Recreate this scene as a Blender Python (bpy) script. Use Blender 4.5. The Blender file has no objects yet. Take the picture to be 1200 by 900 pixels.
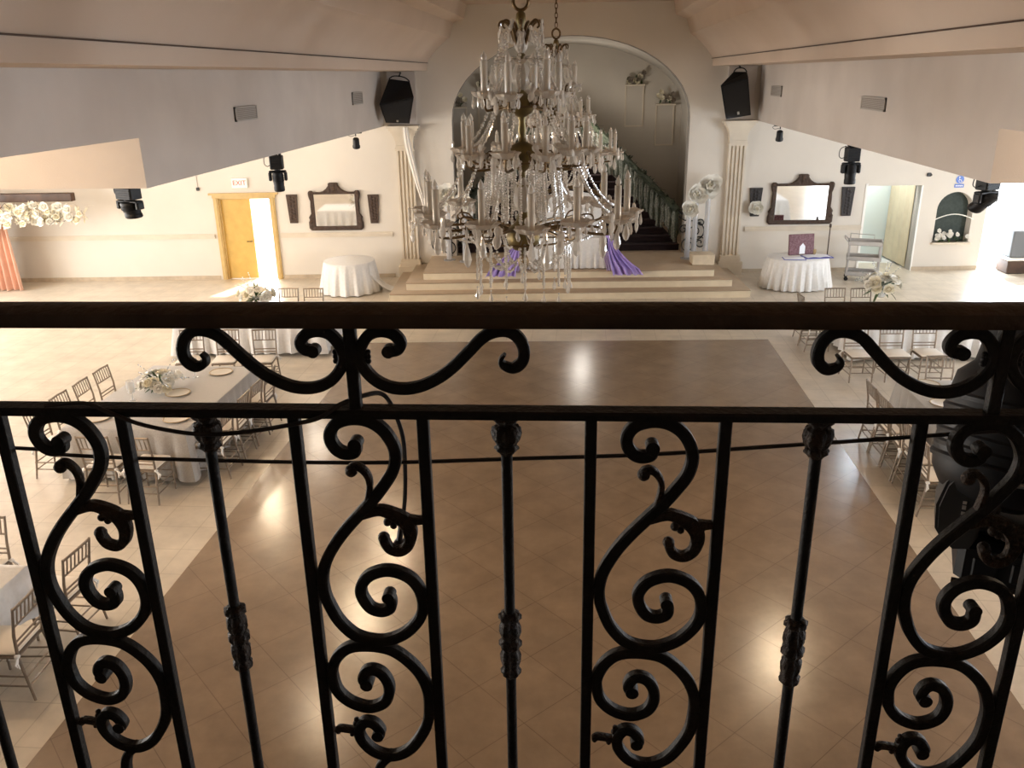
import bpy, math, random
from mathutils import Vector, Matrix, Quaternion

C = bpy.context.scene.collection
rnd = random.Random(11)
PI = math.pi
sin, cos = math.sin, math.cos

# ------------------------------------------------------------------ helpers
class MB:
    """collects vertices and faces, links them as ONE mesh object"""
    def __init__(s):
        s.v = []; s.f = []
    def add(s, vs, fs, M=None):
        k = len(s.v)
        for p in vs:
            p = Vector(p)
            s.v.append(tuple(M @ p) if M is not None else tuple(p))
        s.f += [tuple(i + k for i in f) for f in fs]
        return s
    def box(s, x0, x1, y0, y1, z0, z1, M=None):
        vs = [(x0,y0,z0),(x1,y0,z0),(x1,y1,z0),(x0,y1,z0),(x0,y0,z1),(x1,y0,z1),(x1,y1,z1),(x0,y1,z1)]
        return s.add(vs, [(0,3,2,1),(4,5,6,7),(0,1,5,4),(1,2,6,5),(2,3,7,6),(3,0,4,7)], M)
    def rbox(s, x0, x1, y0, y1, z0, z1, b=.01, M=None):
        """box with chamfered edges on all sides"""
        vs = []; fs = []
        lev = [(z0, b), (z0+b, 0), (z1-b, 0), (z1, b)]
        for z, i in lev:
            for (x, y) in ((x0+b+i,y0+i),(x1-b-i,y0+i),(x1-i,y0+b+i),(x1-i,y1-b-i),(x1-b-i,y1-i),(x0+b+i,y1-i),(x0+i,y1-b-i),(x0+i,y0+b+i)):
                vs.append((x, y, z))
        for l in range(3):
            for k in range(8):
                k2 = (k+1) % 8
                fs.append((l*8+k, l*8+k2, l*8+8+k2, l*8+8+k))
        fs.append(tuple(range(7,-1,-1))); fs.append(tuple(range(24,32)))
        return s.add(vs, fs, M)
    def tube(s, pts, r, n=8, M=None, cap=True):
        pts = [Vector(p) for p in pts]
        m = len(pts)
        rs = r if isinstance(r, (list, tuple)) else [r]*m
        tang = []
        for i in range(m):
            a = pts[max(i-1,0)]; b = pts[min(i+1,m-1)]
            t = (b-a)
            tang.append(t.normalized() if t.length > 1e-9 else Vector((0,0,1)))
        t0 = tang[0]
        up = Vector((0,0,1)) if abs(t0.z) < .9 else Vector((1,0,0))
        nrm = t0.cross(up).normalized()
        vs = []; fs = []
        for i in range(m):
            t = tang[i]
            nrm = (nrm - t*nrm.dot(t))
            nrm = nrm.normalized() if nrm.length > 1e-6 else t.orthogonal().normalized()
            bn = t.cross(nrm)
            for k in range(n):
                a = 2*PI*(k+.5)/n
                vs.append(pts[i] + (nrm*cos(a) + bn*sin(a))*rs[i])
        for i in range(m-1):
            for k in range(n):
                k2 = (k+1) % n
                fs.append((i*n+k, i*n+k2, (i+1)*n+k2, (i+1)*n+k))
        if cap:
            fs.append(tuple(range(n-1,-1,-1))); fs.append(tuple(range((m-1)*n, m*n)))
        return s.add(vs, fs, M)
    def band(s, pts, w, d, y=0., M=None):
        """flat iron bar swept along a path in the (x,z) plane; w in plane, d in depth (y), chamfered"""
        m = len(pts)
        ws = w if isinstance(w, (list, tuple)) else [w]*m
        vs = []; fs = []
        c = .28
        prof = [(-1+c,-1),(1-c,-1),(1,-1+c),(1,1-c),(1-c,1),(-1+c,1),(-1,1-c),(-1,-1+c)]
        for i in range(m):
            a = pts[max(i-1,0)]; b = pts[min(i+1,m-1)]
            tx, tz = b[0]-a[0], b[1]-a[1]
            l = math.hypot(tx, tz) or 1
            nx, nz = -tz/l, tx/l
            for (p, q) in prof:
                vs.append((pts[i][0]+nx*p*ws[i]/2, y+q*d/2, pts[i][1]+nz*p*ws[i]/2))
        for i in range(m-1):
            for k in range(8):
                k2 = (k+1) % 8
                fs.append((i*8+k, i*8+k2, i*8+8+k2, i*8+8+k))
        fs.append(tuple(range(7,-1,-1))); fs.append(tuple(range((m-1)*8, m*8)))
        return s.add(vs, fs, M)
    def lathe(s, prof, n=16, M=None, flute=0, nf=0, cap=True):
        vs = []; fs = []
        m = len(prof)
        for (r, z) in prof:
            for k in range(n):
                a = 2*PI*k/n
                rr = r*(1+flute*cos(nf*a)) if nf else r
                vs.append((rr*cos(a), rr*sin(a), z))
        for i in range(m-1):
            for k in range(n):
                k2 = (k+1) % n
                fs.append((i*n+k, i*n+k2, (i+1)*n+k2, (i+1)*n+k))
        if cap: fs.append(tuple(range(n-1,-1,-1))); fs.append(tuple(range((m-1)*n, m*n)))
        return s.add(vs, fs, M)
    def ball(s, c, r, nu=10, nv=6, sc=(1,1,1), M=None):
        vs = [(c[0],c[1],c[2]+r*sc[2])]; fs = []
        for j in range(1, nv):
            th = PI*j/nv
            for k in range(nu):
                a = 2*PI*k/nu
                vs.append((c[0]+r*sc[0]*sin(th)*cos(a), c[1]+r*sc[1]*sin(th)*sin(a), c[2]+r*sc[2]*cos(th)))
        vs.append((c[0],c[1],c[2]-r*sc[2]))
        L = len(vs)-1
        for k in range(nu):
            k2 = (k+1) % nu
            fs.append((0, 1+k, 1+k2))
            fs.append((L, L-nu+k2, L-nu+k))
        for j in range(nv-2):
            for k in range(nu):
                k2 = (k+1) % nu
                fs.append((1+j*nu+k, 1+(j+1)*nu+k, 1+(j+1)*nu+k2, 1+j*nu+k2))
        return s.add(vs, fs, M)
    def prism(s, poly, y0, y1, M=None):
        """polygon in (x,z) extruded from y0 to y1"""
        n = len(poly)
        vs = [(x,y0,z) for x,z in poly] + [(x,y1,z) for x,z in poly]
        fs = [tuple(range(n)), tuple(range(2*n-1, n-1, -1))]
        for k in range(n):
            k2 = (k+1) % n
            fs.append((k, n+k, n+k2, k2))
        return s.add(vs, fs, M)
    def slab(s, poly, z0, z1, M=None):
        n = len(poly)
        vs = [(x,y,z0) for x,y in poly] + [(x,y,z1) for x,y in poly]
        fs = [tuple(range(n-1,-1,-1)), tuple(range(n, 2*n))]
        for k in range(n):
            k2 = (k+1) % n
            fs.append((k, k2, n+k2, n+k))
        return s.add(vs, fs, M)
    def grid(s, fn, nu, nv, M=None, th=0.):
        """surface fn(a,b), a and b from 0 to 1; th gives it a second side that far behind"""
        vs = [fn(i/nu, j/nv) for j in range(nv+1) for i in range(nu+1)]
        fs = [(j*(nu+1)+i, j*(nu+1)+i+1, (j+1)*(nu+1)+i+1, (j+1)*(nu+1)+i) for j in range(nv) for i in range(nu)]
        if th:
            V = [Vector(p) for p in vs]; N = [Vector((0,0,0)) for _ in vs]
            for f in fs:
                nn = (V[f[1]]-V[f[0]]).cross(V[f[3]]-V[f[0]])
                for i in f: N[i] += nn
            k = len(vs)
            vs = vs + [tuple(V[i]-N[i].normalized()*th) if N[i].length > 1e-12 else tuple(V[i]) for i in range(k)]
            back = [tuple(i+k for i in reversed(f)) for f in fs]
            rim = []
            bd = [i for i in range(nu+1)] + [j*(nu+1)+nu for j in range(1,nv+1)] + [nv*(nu+1)+i for i in range(nu-1,-1,-1)] + [j*(nu+1) for j in range(nv-1,0,-1)]
            for i in range(len(bd)):
                a, b = bd[i], bd[(i+1) % len(bd)]
                rim.append((b, a, a+k, b+k))
            fs = fs + back + rim
        return s.add(vs, fs, M)
    def build(s, name, mat, parent=None, loc=None, rot=0., ang=40):
        me = bpy.data.meshes.new(name)
        me.from_pydata(s.v, [], s.f)
        me.validate()
        me.materials.append(mat)
        me.polygons.foreach_set('use_smooth', [True]*len(me.polygons))
        me.update()
        me.set_sharp_from_angle(angle=math.radians(ang))
        o = bpy.data.objects.new(name, me)
        C.objects.link(o)
        if parent is not None: o.parent = parent
        if loc is not None: o.location = loc
        if rot: o.rotation_euler = (0,0,rot)
        return o

def tag(o, label, cat, group=None, kind=None):
    o['label'] = label; o['category'] = cat
    if group: o['group'] = group
    if kind: o['kind'] = kind
    return o
def thing(name, label, cat, loc=(0,0,0), rot=0., group=None):
    o = bpy.data.objects.new(name, None); C.objects.link(o)
    o.empty_display_size = .1
    o.location = loc; o.rotation_euler = (0,0,rot)
    return tag(o, label, cat, group)
def struct(o):
    o['kind'] = 'structure'; return o
def part(parent, name, mat, mb, label=None, ang=40):
    o = mb.build(name, mat, parent, ang=ang)
    if label: o['label'] = label
    return o
def copy_tree(o, parent=None):
    c = o.copy(); C.objects.link(c); c.parent = parent
    for ch in [x for x in list(o.children)]: copy_tree(ch, c)
    return c
def copy_thing(o, loc, rot, label, group=None):
    c = copy_tree(o); c.location = loc; c.rotation_euler = (0,0,rot); c['label'] = label
    if group: c['group'] = group
    return c
def T(x=0,y=0,z=0): return Matrix.Translation((x,y,z))
def RX(a): return Matrix.Rotation(a,4,'X')
def RY(a): return Matrix.Rotation(a,4,'Y')
def RZ(a): return Matrix.Rotation(a,4,'Z')
def SC(x,y,z): return Matrix.Diagonal((x,y,z,1))
def spline(P, k=6):
    """Catmull-Rom through the control points"""
    out = []
    n = len(P)
    for i in range(n-1):
        p0, p1, p2, p3 = P[max(i-1,0)], P[i], P[i+1], P[min(i+2,n-1)]
        for j in range(k):
            t = j/k
            out.append(tuple(.5*((2*b) + (-a+c)*t + (2*a-5*b+4*c-d)*t*t + (-a+3*b-3*c+d)*t**3) for a,b,c,d in zip(p0,p1,p2,p3)))
    out.append(tuple(P[-1]))
    return out

# ------------------------------------------------------------------ materials
def mat(name, col, rough=.6, metal=0., noise=None, col2=None, bump=None, spec=.5, trans=0., coat=0., sheen=0.):
    m = bpy.data.materials.new(name); m.use_nodes = True
    nt = m.node_tree; N = nt.nodes; L = nt.links
    b = N['Principled BSDF']
    b.inputs['Base Color'].default_value = (*col, 1)
    b.inputs['Roughness'].default_value = rough
    b.inputs['Metallic'].default_value = metal
    b.inputs['Specular IOR Level'].default_value = spec
    b.inputs['Transmission Weight'].default_value = trans
    b.inputs['Coat Weight'].default_value = coat
    b.inputs['Sheen Weight'].default_value = sheen
    if noise or bump:
        tc = N.new('ShaderNodeTexCoord')
    if noise:
        n = N.new('ShaderNodeTexNoise'); n.inputs['Scale'].default_value = noise; n.inputs['Detail'].default_value = 6
        L.new(tc.outputs['Object'], n.inputs['Vector'])
        r = N.new('ShaderNodeValToRGB')
        r.color_ramp.elements[0].position = .35; r.color_ramp.elements[1].position = .65
        r.color_ramp.elements[0].color = (*col,1); r.color_ramp.elements[1].color = (*(col2 or tuple(c*.8 for c in col)),1)
        L.new(n.outputs['Fac'], r.inputs['Fac']); L.new(r.outputs['Color'], b.inputs['Base Color'])
    if bump:
        n2 = N.new('ShaderNodeTexNoise'); n2.inputs['Scale'].default_value = bump[0]; n2.inputs['Detail'].default_value = 5
        L.new(tc.outputs['Object'], n2.inputs['Vector'])
        bp = N.new('ShaderNodeBump'); bp.inputs['Strength'].default_value = bump[1]; bp.inputs['Distance'].default_value = .02
        L.new(n2.outputs['Fac'], bp.inputs['Height']); L.new(bp.outputs['Normal'], b.inputs['Normal'])
    return m

def tile_mat(name, c1, c2, grout, size, rot=0., rough=.3, mortar=.006, spec=.5, bumpy=.06):
    m = bpy.data.materials.new(name); m.use_nodes = True
    nt = m.node_tree; N = nt.nodes; L = nt.links
    b = N['Principled BSDF']; b.inputs['Roughness'].default_value = rough
    b.inputs['Specular IOR Level'].default_value = spec
    tc = N.new('ShaderNodeTexCoord'); mp = N.new('ShaderNodeMapping')
    mp.inputs['Rotation'].default_value = (0,0,rot)
    L.new(tc.outputs['Object'], mp.inputs['Vector'])
    br = N.new('ShaderNodeTexBrick')
    br.offset = 0; br.squash = 1
    br.inputs['Scale'].default_value = 1
    br.inputs['Brick Width'].default_value = size; br.inputs['Row Height'].default_value = size
    br.inputs['Mortar Size'].default_value = mortar; br.inputs['Mortar Smooth'].default_value = .2
    br.inputs['Bias'].default_value = 0
    br.inputs['Color1'].default_value = (*c1,1); br.inputs['Color2'].default_value = (*c2,1); br.inputs['Mortar'].default_value = (*grout,1)
    L.new(mp.outputs['Vector'], br.inputs['Vector'])
    n = N.new('ShaderNodeTexNoise'); n.inputs['Scale'].default_value = 2.2; n.inputs['Detail'].default_value = 8; n.inputs['Roughness'].default_value = .65
    L.new(tc.outputs['Object'], n.inputs['Vector'])
    r = N.new('ShaderNodeValToRGB')
    r.color_ramp.elements[0].position = .3; r.color_ramp.elements[1].position = .72
    r.color_ramp.elements[0].color = (.80,.80,.80,1); r.color_ramp.elements[1].color = (1.12,1.12,1.12,1)
    L.new(n.outputs['Fac'], r.inputs['Fac'])
    mx = N.new('ShaderNodeMix'); mx.data_type = 'RGBA'; mx.blend_type = 'MULTIPLY'; mx.inputs['Factor'].default_value = 1
    L.new(br.outputs['Color'], mx.inputs['A']); L.new(r.outputs['Color'], mx.inputs['B'])
    L.new(mx.outputs['Result'], b.inputs['Base Color'])
    bp = N.new('ShaderNodeBump'); bp.inputs['Strength'].default_value = bumpy; bp.inputs['Distance'].default_value = .02
    n3 = N.new('ShaderNodeTexNoise'); n3.inputs['Scale'].default_value = 5; n3.inputs['Detail'].default_value = 3
    L.new(tc.outputs['Object'], n3.inputs['Vector'])
    L.new(n3.outputs['Fac'], bp.inputs['Height']); L.new(bp.outputs['Normal'], b.inputs['Normal'])
    return m

def crystal_mat(name, col, clear, rough=.08):
    m = bpy.data.materials.new(name); m.use_nodes = True
    nt = m.node_tree; N = nt.nodes; L = nt.links
    b = N['Principled BSDF']; b.inputs['Base Color'].default_value = (*col,1); b.inputs['Roughness'].default_value = rough
    b.inputs['Specular IOR Level'].default_value = 1.0; b.inputs['IOR'].default_value = 1.6
    t = N.new('ShaderNodeBsdfTransparent'); t.inputs['Color'].default_value = (.95,.95,.94,1)
    mx = N.new('ShaderNodeMixShader'); mx.inputs['Fac'].default_value = clear
    L.new(b.outputs['BSDF'], mx.inputs[1]); L.new(t.outputs['BSDF'], mx.inputs[2])
    L.new(mx.outputs['Shader'], N['Material Output'].inputs['Surface'])
    return m

def emit_mat(name, col, s):
    m = bpy.data.materials.new(name); m.use_nodes = True
    b = m.node_tree.nodes['Principled BSDF']
    b.inputs['Base Color'].default_value = (*col,1)
    b.inputs['Emission Color'].default_value = (*col,1); b.inputs['Emission Strength'].default_value = s
    return m

m_wall   = mat('cream wall paint', (.70,.645,.565), .75, noise=.7, col2=(.66,.605,.53), bump=(40,.08))
m_upper  = mat('beige plaster', (.62,.555,.50), .8, noise=.8, col2=(.55,.49,.44), bump=(60,.12))
m_ceil   = mat('ceiling plaster', (.63,.51,.41), .85, noise=.6, col2=(.58,.465,.37), bump=(80,.15))
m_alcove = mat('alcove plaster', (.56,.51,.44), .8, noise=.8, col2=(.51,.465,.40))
m_trim   = mat('pale moulding', (.68,.60,.48), .6, noise=3, col2=(.62,.54,.43))
m_base   = mat('tan stone skirting', (.52,.42,.30), .5, noise=6)
m_aisle  = tile_mat('cream floor tile', (.62,.54,.43), (.59,.515,.41), (.47,.40,.31), .5, 0, .28)
m_dance  = tile_mat('brown dance floor tile', (.255,.176,.110), (.243,.166,.103), (.165,.11,.068), .6, PI/4, .22, .004)
m_step   = mat('tan stone tread', (.40,.30,.20), .4, noise=3, col2=(.35,.26,.175))
m_riser  = mat('pale stone riser', (.74,.64,.47), .45, noise=4, col2=(.68,.58,.42))
m_balc   = mat('balcony tile', (.25,.19,.14), .5, noise=3)
m_iron   = mat('black wrought iron', (.0075,.0065,.006), .55, 0., noise=60, col2=(.012,.010,.0085), bump=(120,.2), spec=.22)
m_rail   = mat('dark brown handrail', (.030,.017,.009), .45, 0., noise=14, col2=(.050,.030,.016), bump=(60,.2), spec=.25)
m_bronze = mat('bronzed ornament', (.030,.016,.008), .55, .2, noise=70, col2=(.013,.008,.005), bump=(140,.5), spec=.3)
m_cable  = mat('black cable', (.014,.009,.008), .5)
m_blk    = mat('black plastic', (.008,.008,.009), .5, noise=30, col2=(.011,.011,.012), spec=.3)
m_gry    = mat('dark grey plastic', (.022,.022,.021), .5, noise=20, col2=(.028,.028,.027))
m_grill  = mat('black speaker mesh', (.010,.010,.011), .7, bump=(300,.6))
m_lens   = mat('lens glass', (.02,.025,.03), .05, spec=1.0)
m_metal  = mat('bright steel', (.55,.54,.52), .3, .9)
m_chair  = mat('champagne silver chair paint', (.27,.215,.165), .38, .35, noise=30, col2=(.22,.175,.13))
m_cush   = mat('white vinyl cushion', (.80,.73,.63), .5)
m_ribbon = mat('white ribbon', (.85,.83,.79), .6)
m_clothT = mat('silver grey satin cloth', (.40,.37,.335), .40, noise=60, col2=(.34,.315,.285), sheen=.3, bump=(90,.25))
m_clothW = mat('white satin cloth', (.72,.70,.67), .42, noise=20, col2=(.66,.64,.61), sheen=.3, bump=(60,.15))
m_plate  = mat('pale charger plate', (.70,.65,.56), .3, 0.)
m_rim    = mat('beaded gold rim', (.45,.33,.18), .35, .7, bump=(200,.6))
m_dusk   = mat('dusky dried petals', (.20,.15,.11), .8, noise=20, col2=(.34,.29,.23))
m_glass  = crystal_mat('clear glass', (.75,.76,.75), .6, .05)
m_petal  = mat('white petals', (.83,.80,.72), .6, sheen=.3)
m_cream  = mat('cream petals', (.80,.74,.58), .65)
m_leaf   = mat('dark green leaves', (.045,.085,.030), .5, noise=20, col2=(.085,.13,.05))
m_yell   = mat('yellow stained pine', (.62,.40,.10), .45, noise=4, col2=(.55,.345,.08), bump=(30,.1))
m_yell2  = mat('tan varnished casing', (.60,.42,.17), .4, noise=6, col2=(.53,.365,.14))
m_wood   = mat('carved dark walnut', (.040,.020,.010), .5, noise=40, col2=(.075,.04,.022), bump=(70,.9))
m_mirror = mat('mirror silver', (.86,.86,.85), .04, 1.0)
m_black  = mat('black stained wood', (.012,.008,.007), .5, noise=40, col2=(.022,.014,.011), bump=(60,.5))
m_maroon = mat('dark maroon carpet', (.010,.003,.0035), .95, noise=80, col2=(.016,.005,.005))
m_maroon2= mat('maroon carpet edge', (.020,.006,.006), .95, noise=60, col2=(.014,.004,.0045))
m_garl   = mat('garland greenery', (.022,.032,.016), .7, noise=25, col2=(.06,.07,.042), bump=(40,.6))
m_strand = mat('sage and white hanging strands', (.13,.15,.115), .7, noise=26, col2=(.32,.32,.28), bump=(50,.7))
m_purple = mat('lavender satin', (.34,.25,.62), .38, noise=5, col2=(.44,.33,.72), sheen=.4)
m_lilac  = mat('pale lilac satin', (.55,.45,.68), .4, sheen=.3)
m_pink   = mat('dusty pink curtain', (.68,.40,.29), .7, noise=4, col2=(.60,.34,.245), sheen=.3)
m_brass  = mat('aged brass', (.17,.105,.045), .38, .7, noise=30, col2=(.10,.065,.03))
m_gold   = mat('olive gilt', (.20,.145,.05), .40, .6, noise=12, col2=(.13,.10,.045))
m_cryst  = crystal_mat('cut crystal', (.84,.79,.72), .40, .05)
m_frost  = crystal_mat('milky glass', (.74,.68,.60), .28, .15)
m_candle = crystal_mat('ivory candle tube', (.78,.73,.64), .18, .2)
m_vent   = mat('grey vent metal', (.40,.36,.32), .55)
m_ventd  = mat('vent recess', (.24,.21,.185), .8)
m_sash   = mat('white sash', (.80,.75,.68), .6)
m_red    = mat('red sign lettering', (.75,.16,.12), .5)
m_white  = mat('white plastic', (.85,.83,.78), .5)
m_blue   = mat('blue sign face', (.10,.19,.55), .45)
m_teal   = mat('pale wall in side room', (.62,.68,.66), .7)
m_tan    = mat('tan curtain', (.62,.52,.36), .8, noise=3, col2=(.56,.465,.32))
m_niche  = mat('dark green niche paint', (.030,.042,.036), .7, noise=14, col2=(.045,.06,.05))
m_gift   = mat('maroon patterned paper', (.085,.012,.020), .5, noise=30, col2=(.20,.085,.10))
m_book   = mat('deep blue binder', (.06,.07,.34), .4)
m_paper  = mat('white paper', (.82,.83,.88), .6)
m_cart   = mat('grey moulded plastic', (.46,.43,.40), .5, noise=5, col2=(.40,.375,.35))
m_stone  = mat('pale stone block', (.66,.55,.40), .6, noise=8, col2=(.58,.48,.34))
m_bluep  = mat('blue plastic', (.12,.28,.42), .4)
m_beam   = mat('dark brown beam', (.085,.042,.022), .6, noise=5, col2=(.05,.026,.015))
m_out    = mat('pale concrete yard', (.75,.74,.72), .8)
m_outd   = mat('grey painted block', (.16,.17,.18), .7)
m_acr    = crystal_mat('frosted acrylic', (.66,.67,.70), .55, .2)
m_lamp   = emit_mat('warm lamp face', (1.,.75,.45), 6.)

# ------------------------------------------------------------------ the room
XC = -.37                       # middle of the hall
XL, XR = -5.0, 4.3              # faces of the two upper side walls
AW = math.radians(3.985)        # the end wall stands a little askew
WY = 22.045
ca, sa = cos(AW), sin(AW)
def W(u, v=0., z=0.):           # end-wall frame: u along it, v behind it
    return (u*ca - v*sa, WY + u*sa + v*ca, z)
MW = T(0, WY, 0) @ RZ(AW)

# floor
f = MB(); f.box(-15.7, 13.6, -5.6, 30, -.3, 0); struct(f.build('floor', m_aisle))
f = MB(); f.slab([(-4.26,-5.4),(3.69,-5.4),(3.69,16.32),(-4.26,15.85)], -.05, .004); struct(f.build('floor_dance', m_dance))

# end wall: boxes around its openings, arched heads from strips
UA, RA, ZS, RZA = -.33, 2.97, 3.95, 1.93      # middle, half width, springing, rise of the big arch
TH = .26
wb = MB()
def wbox(u0, u1, z0, z1): wb.box(u0, u1, 0, TH, z0, z1, MW)
def arch_head(cx, hw, zs, rise, ztop, n=24, u0=None, u1=None):
    P = [(cx-hw*cos(PI*k/n), zs+rise*sin(PI*k/n)) for k in range(n+1)]
    for k in range(n):
        a, b = P[k], P[k+1]
        vs = []
        for y in (0, TH):
            vs += [(a[0],y,a[1]),(b[0],y,b[1]),(b[0],y,ztop),(a[0],y,ztop)]
        wb.add(vs, [(0,1,2,3),(7,6,5,4),(0,4,5,1),(3,2,6,7)], MW)
ZT = 7.0
wbox(-15.9, -9.42, 0, ZT); wbox(-9.42, -8.06, 2.13, ZT); wbox(-8.06, UA-RA, 0, ZT)
arch_head(UA, RA, ZS, RZA, ZT)
wbox(UA+RA, 7.26, 0, ZT); wbox(7.26, 8.62, 2.2, ZT); wbox(8.62, 9.10, 0, ZT)
wbox(9.10, 10.02, 0, .74); arch_head(9.56, .46, 1.58, .44, ZT, 16)
wbox(10.02, 10.37, 0, ZT); wbox(10.37, 12.6, 2.35, ZT); wbox(12.6, 13.8, 0, ZT)
struct(wb.build('wall_back', m_wall, ang=30))

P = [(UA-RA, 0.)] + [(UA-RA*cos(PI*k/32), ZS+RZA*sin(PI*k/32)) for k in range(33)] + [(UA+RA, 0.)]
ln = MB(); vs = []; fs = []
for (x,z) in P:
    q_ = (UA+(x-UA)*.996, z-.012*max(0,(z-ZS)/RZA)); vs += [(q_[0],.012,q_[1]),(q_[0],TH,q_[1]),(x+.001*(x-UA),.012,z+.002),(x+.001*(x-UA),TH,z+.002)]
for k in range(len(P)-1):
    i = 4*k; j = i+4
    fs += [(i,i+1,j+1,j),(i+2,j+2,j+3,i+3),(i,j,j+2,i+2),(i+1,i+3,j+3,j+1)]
ln.add(vs, fs, MW); struct(ln.build('trim_arch_shade', mat('shade-dark arch lining', (.26,.235,.205), .9), ang=30))  # added lining; its dark colour stands in for shade under the arch

# chair-rail moulding and skirting on the end wall
t = MB()
for (u0,u1) in ((-15.6,-9.62),(-7.9,-4.95),(4.2,7.2)):
    t.box(u0,u1,-.035,0,1.09,1.13,MW); t.box(u0,u1,-.05,0,1.13,1.17,MW); t.box(u0,u1,-.03,0,1.17,1.21,MW)
struct(t.build('trim_1', m_trim))
t = MB()
for (u0,u1) in ((-15.6,-9.62),(-7.9,-4.95),(4.2,7.2),(8.64,10.36)):
    t.box(u0,u1,-.02,0,0,.10,MW)
struct(t.build('baseboard_back', m_base))

# side walls and the wall behind the balcony, with window openings
def side_wall(name, x0, x1, wins, y0=-5.6, y1=24.2, zs=.9, zt=3.1):
    b = MB(); y = y0
    for (a, c) in wins:
        b.box(x0,x1,y,a,0,ZT); b.box(x0,x1,a,c,0,zs); b.box(x0,x1,a,c,zt,ZT); y = c
    b.box(x0,x1,y,y1,0,ZT)
    struct(b.build(name, m_wall))
LW = [(2.5,5.0),(7.5,10.0),(12.0,14.5),(16.5,19.)]
RW = [(4.5,6.5),(10.,12.),(15.5,17.5)]
side_wall('wall_left', -15.9, -15.65, LW)
side_wall('wall_right', 13.4, 13.65, RW)
b = MB(); b.box(-15.9,13.65,-5.85,-5.6,0,ZT); struct(b.build('wall_near', m_wall))
def window(n, x, a, c, zs=.9, zt=3.1):
    f = MB()
    for (p,q) in ((a,a+.07),(c-.07,c),((a+c)/2-.03,(a+c)/2+.03)): f.box(x-.04,x+.04,p,q,zs,zt)
    for (p,q) in ((zs,zs+.07),(zt-.07,zt),((zs+zt)/2-.025,(zs+zt)/2+.025)): f.box(x-.035,x+.035,a,c,p,q)
    struct(f.build('window_%d' % n, m_trim))
k = 1
for (a,c) in LW: window(k, -15.78, a, c); k += 1
for (a,c) in RW: window(k, 13.52, a, c); k += 1

# upper side walls: solid upper storeys over the aisles, lower at the far end
def upper(name, x0, x1):
    b = MB()
    b.box(x0, x1, 9.5, 24, 3.84, 5.45); b.box(x0, x1, -5.6, 9.5, 4.40, 5.45)
    struct(b.build(name, m_upper))
upper('wall_upper_left', -15.8, XL)
upper('wall_upper_right', XR, 13.6)

# coved, stepped ceiling
prof = [(4.66,5.13),(3.47,5.13),(3.47,5.30),(3.42,5.38),(3.33,5.50),(3.22,5.62),(3.09,5.74),(2.99,5.82),(2.90,5.87),(2.79,6.20),(2.53,6.30),(2.465,6.60)]
sec = [(XC-a, z) for a,z in prof] + [(XC+a, z) for a,z in reversed(prof)] + [(XR+.0,6.95),(XL-.0,6.95)]
b = MB(); b.prism(sec, -5.6, 24.2)
struct(b.build('ceiling', m_ceil, ang=24))
# dark strip painted in for the shadow line along the cove edge
t = MB()
for sgn in (-1,1): t.box(*sorted((XC+sgn*3.475, XC+sgn*3.44)), -5.5, 22.6, 5.30, 5.312)
struct(t.build('trim_cove_shade', m_beam))

# alcove behind the arch
al = MB()
n = 24
P = [(UA-RA, 0.)] + [(UA-RA*cos(PI*k/n), ZS+RZA*sin(PI*k/n)) for k in range(n+1)] + [(UA+RA, 0.)]
P2 = [(UA-(RA+.15)*1.0, 0.)] + [(UA-(RA+.15)*cos(PI*k/n), ZS+(RZA+.15)*sin(PI*k/n)) for k in range(n+1)] + [(UA+(RA+.15), 0.)]
P = [(UA+(x-UA)*1.26, z*1.0) for x,z in P]       # the alcove is a little wider than its arch
P2 = [(UA+(x-UA)*1.26, z) for x,z in P2]
V0, V1 = TH, 5.6
vs = []; fs = []
for (x,z) in P: vs += [(x,V0,z),(x,V1,z)]
for (x,z) in P2: vs += [(x,V0,z),(x,V1,z)]
m_ = len(P)
for k in range(m_-1):
    fs.append((2*k,2*k+1,2*k+3,2*k+2)); q = 2*m_
    fs.append((q+2*k,q+2*k+2,q+2*k+3,q+2*k+1))
al.add(vs, fs, MW)
al.box(UA-3.9,UA+3.9,V1,V1+.2,0,6.2,MW)
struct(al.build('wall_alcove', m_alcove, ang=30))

# side room seen through the right-hand doorway
b = MB(); b.box(5.4,5.6,TH,2.8,0,2.9,MW); b.box(5.4,8.9,1.75,1.95,0,2.9,MW); b.box(8.68,8.86,TH,2.6,0,2.9,MW); b.box(5.4,8.9,TH,2.8,2.9,3.0,MW)
struct(b.build('wall_side_room', m_teal))
t = MB(); t.box(7.2,7.26,-.02,TH+.02,0,2.26,MW); t.box(8.62,8.66,-.02,TH+.02,0,2.2,MW)
struct(t.build('door_2', m_white))
b = MB(); b.box(9.0,10.2,TH,TH+.05,.6,2.2,MW)
struct(b.build('wall_niche', m_niche))

# stage steps
for k,(u0,u1,v0,z0,z1) in enumerate(((-4.72,3.78,-2.62,0,.185),(-4.36,3.42,-2.27,.185,.37),(-3.97,3.04,-1.98,.37,.55))):
    b = MB(); b.box(u0,u1,v0,0.0 if k<2 else 5.6,z0,z1-.02,MW)
    o = struct(b.build('floor_stage_step' if k < 2 else 'floor_stage', m_riser))
    t = MB(); t.rbox(u0-.0,u1+.0,v0-.015,0.0 if k<2 else 5.6,z1-.03,z1,.008,MW)
    p = t.build('tread', m_step); p.parent = o; p.matrix_parent_inverse = Matrix.Identity(4)

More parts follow.
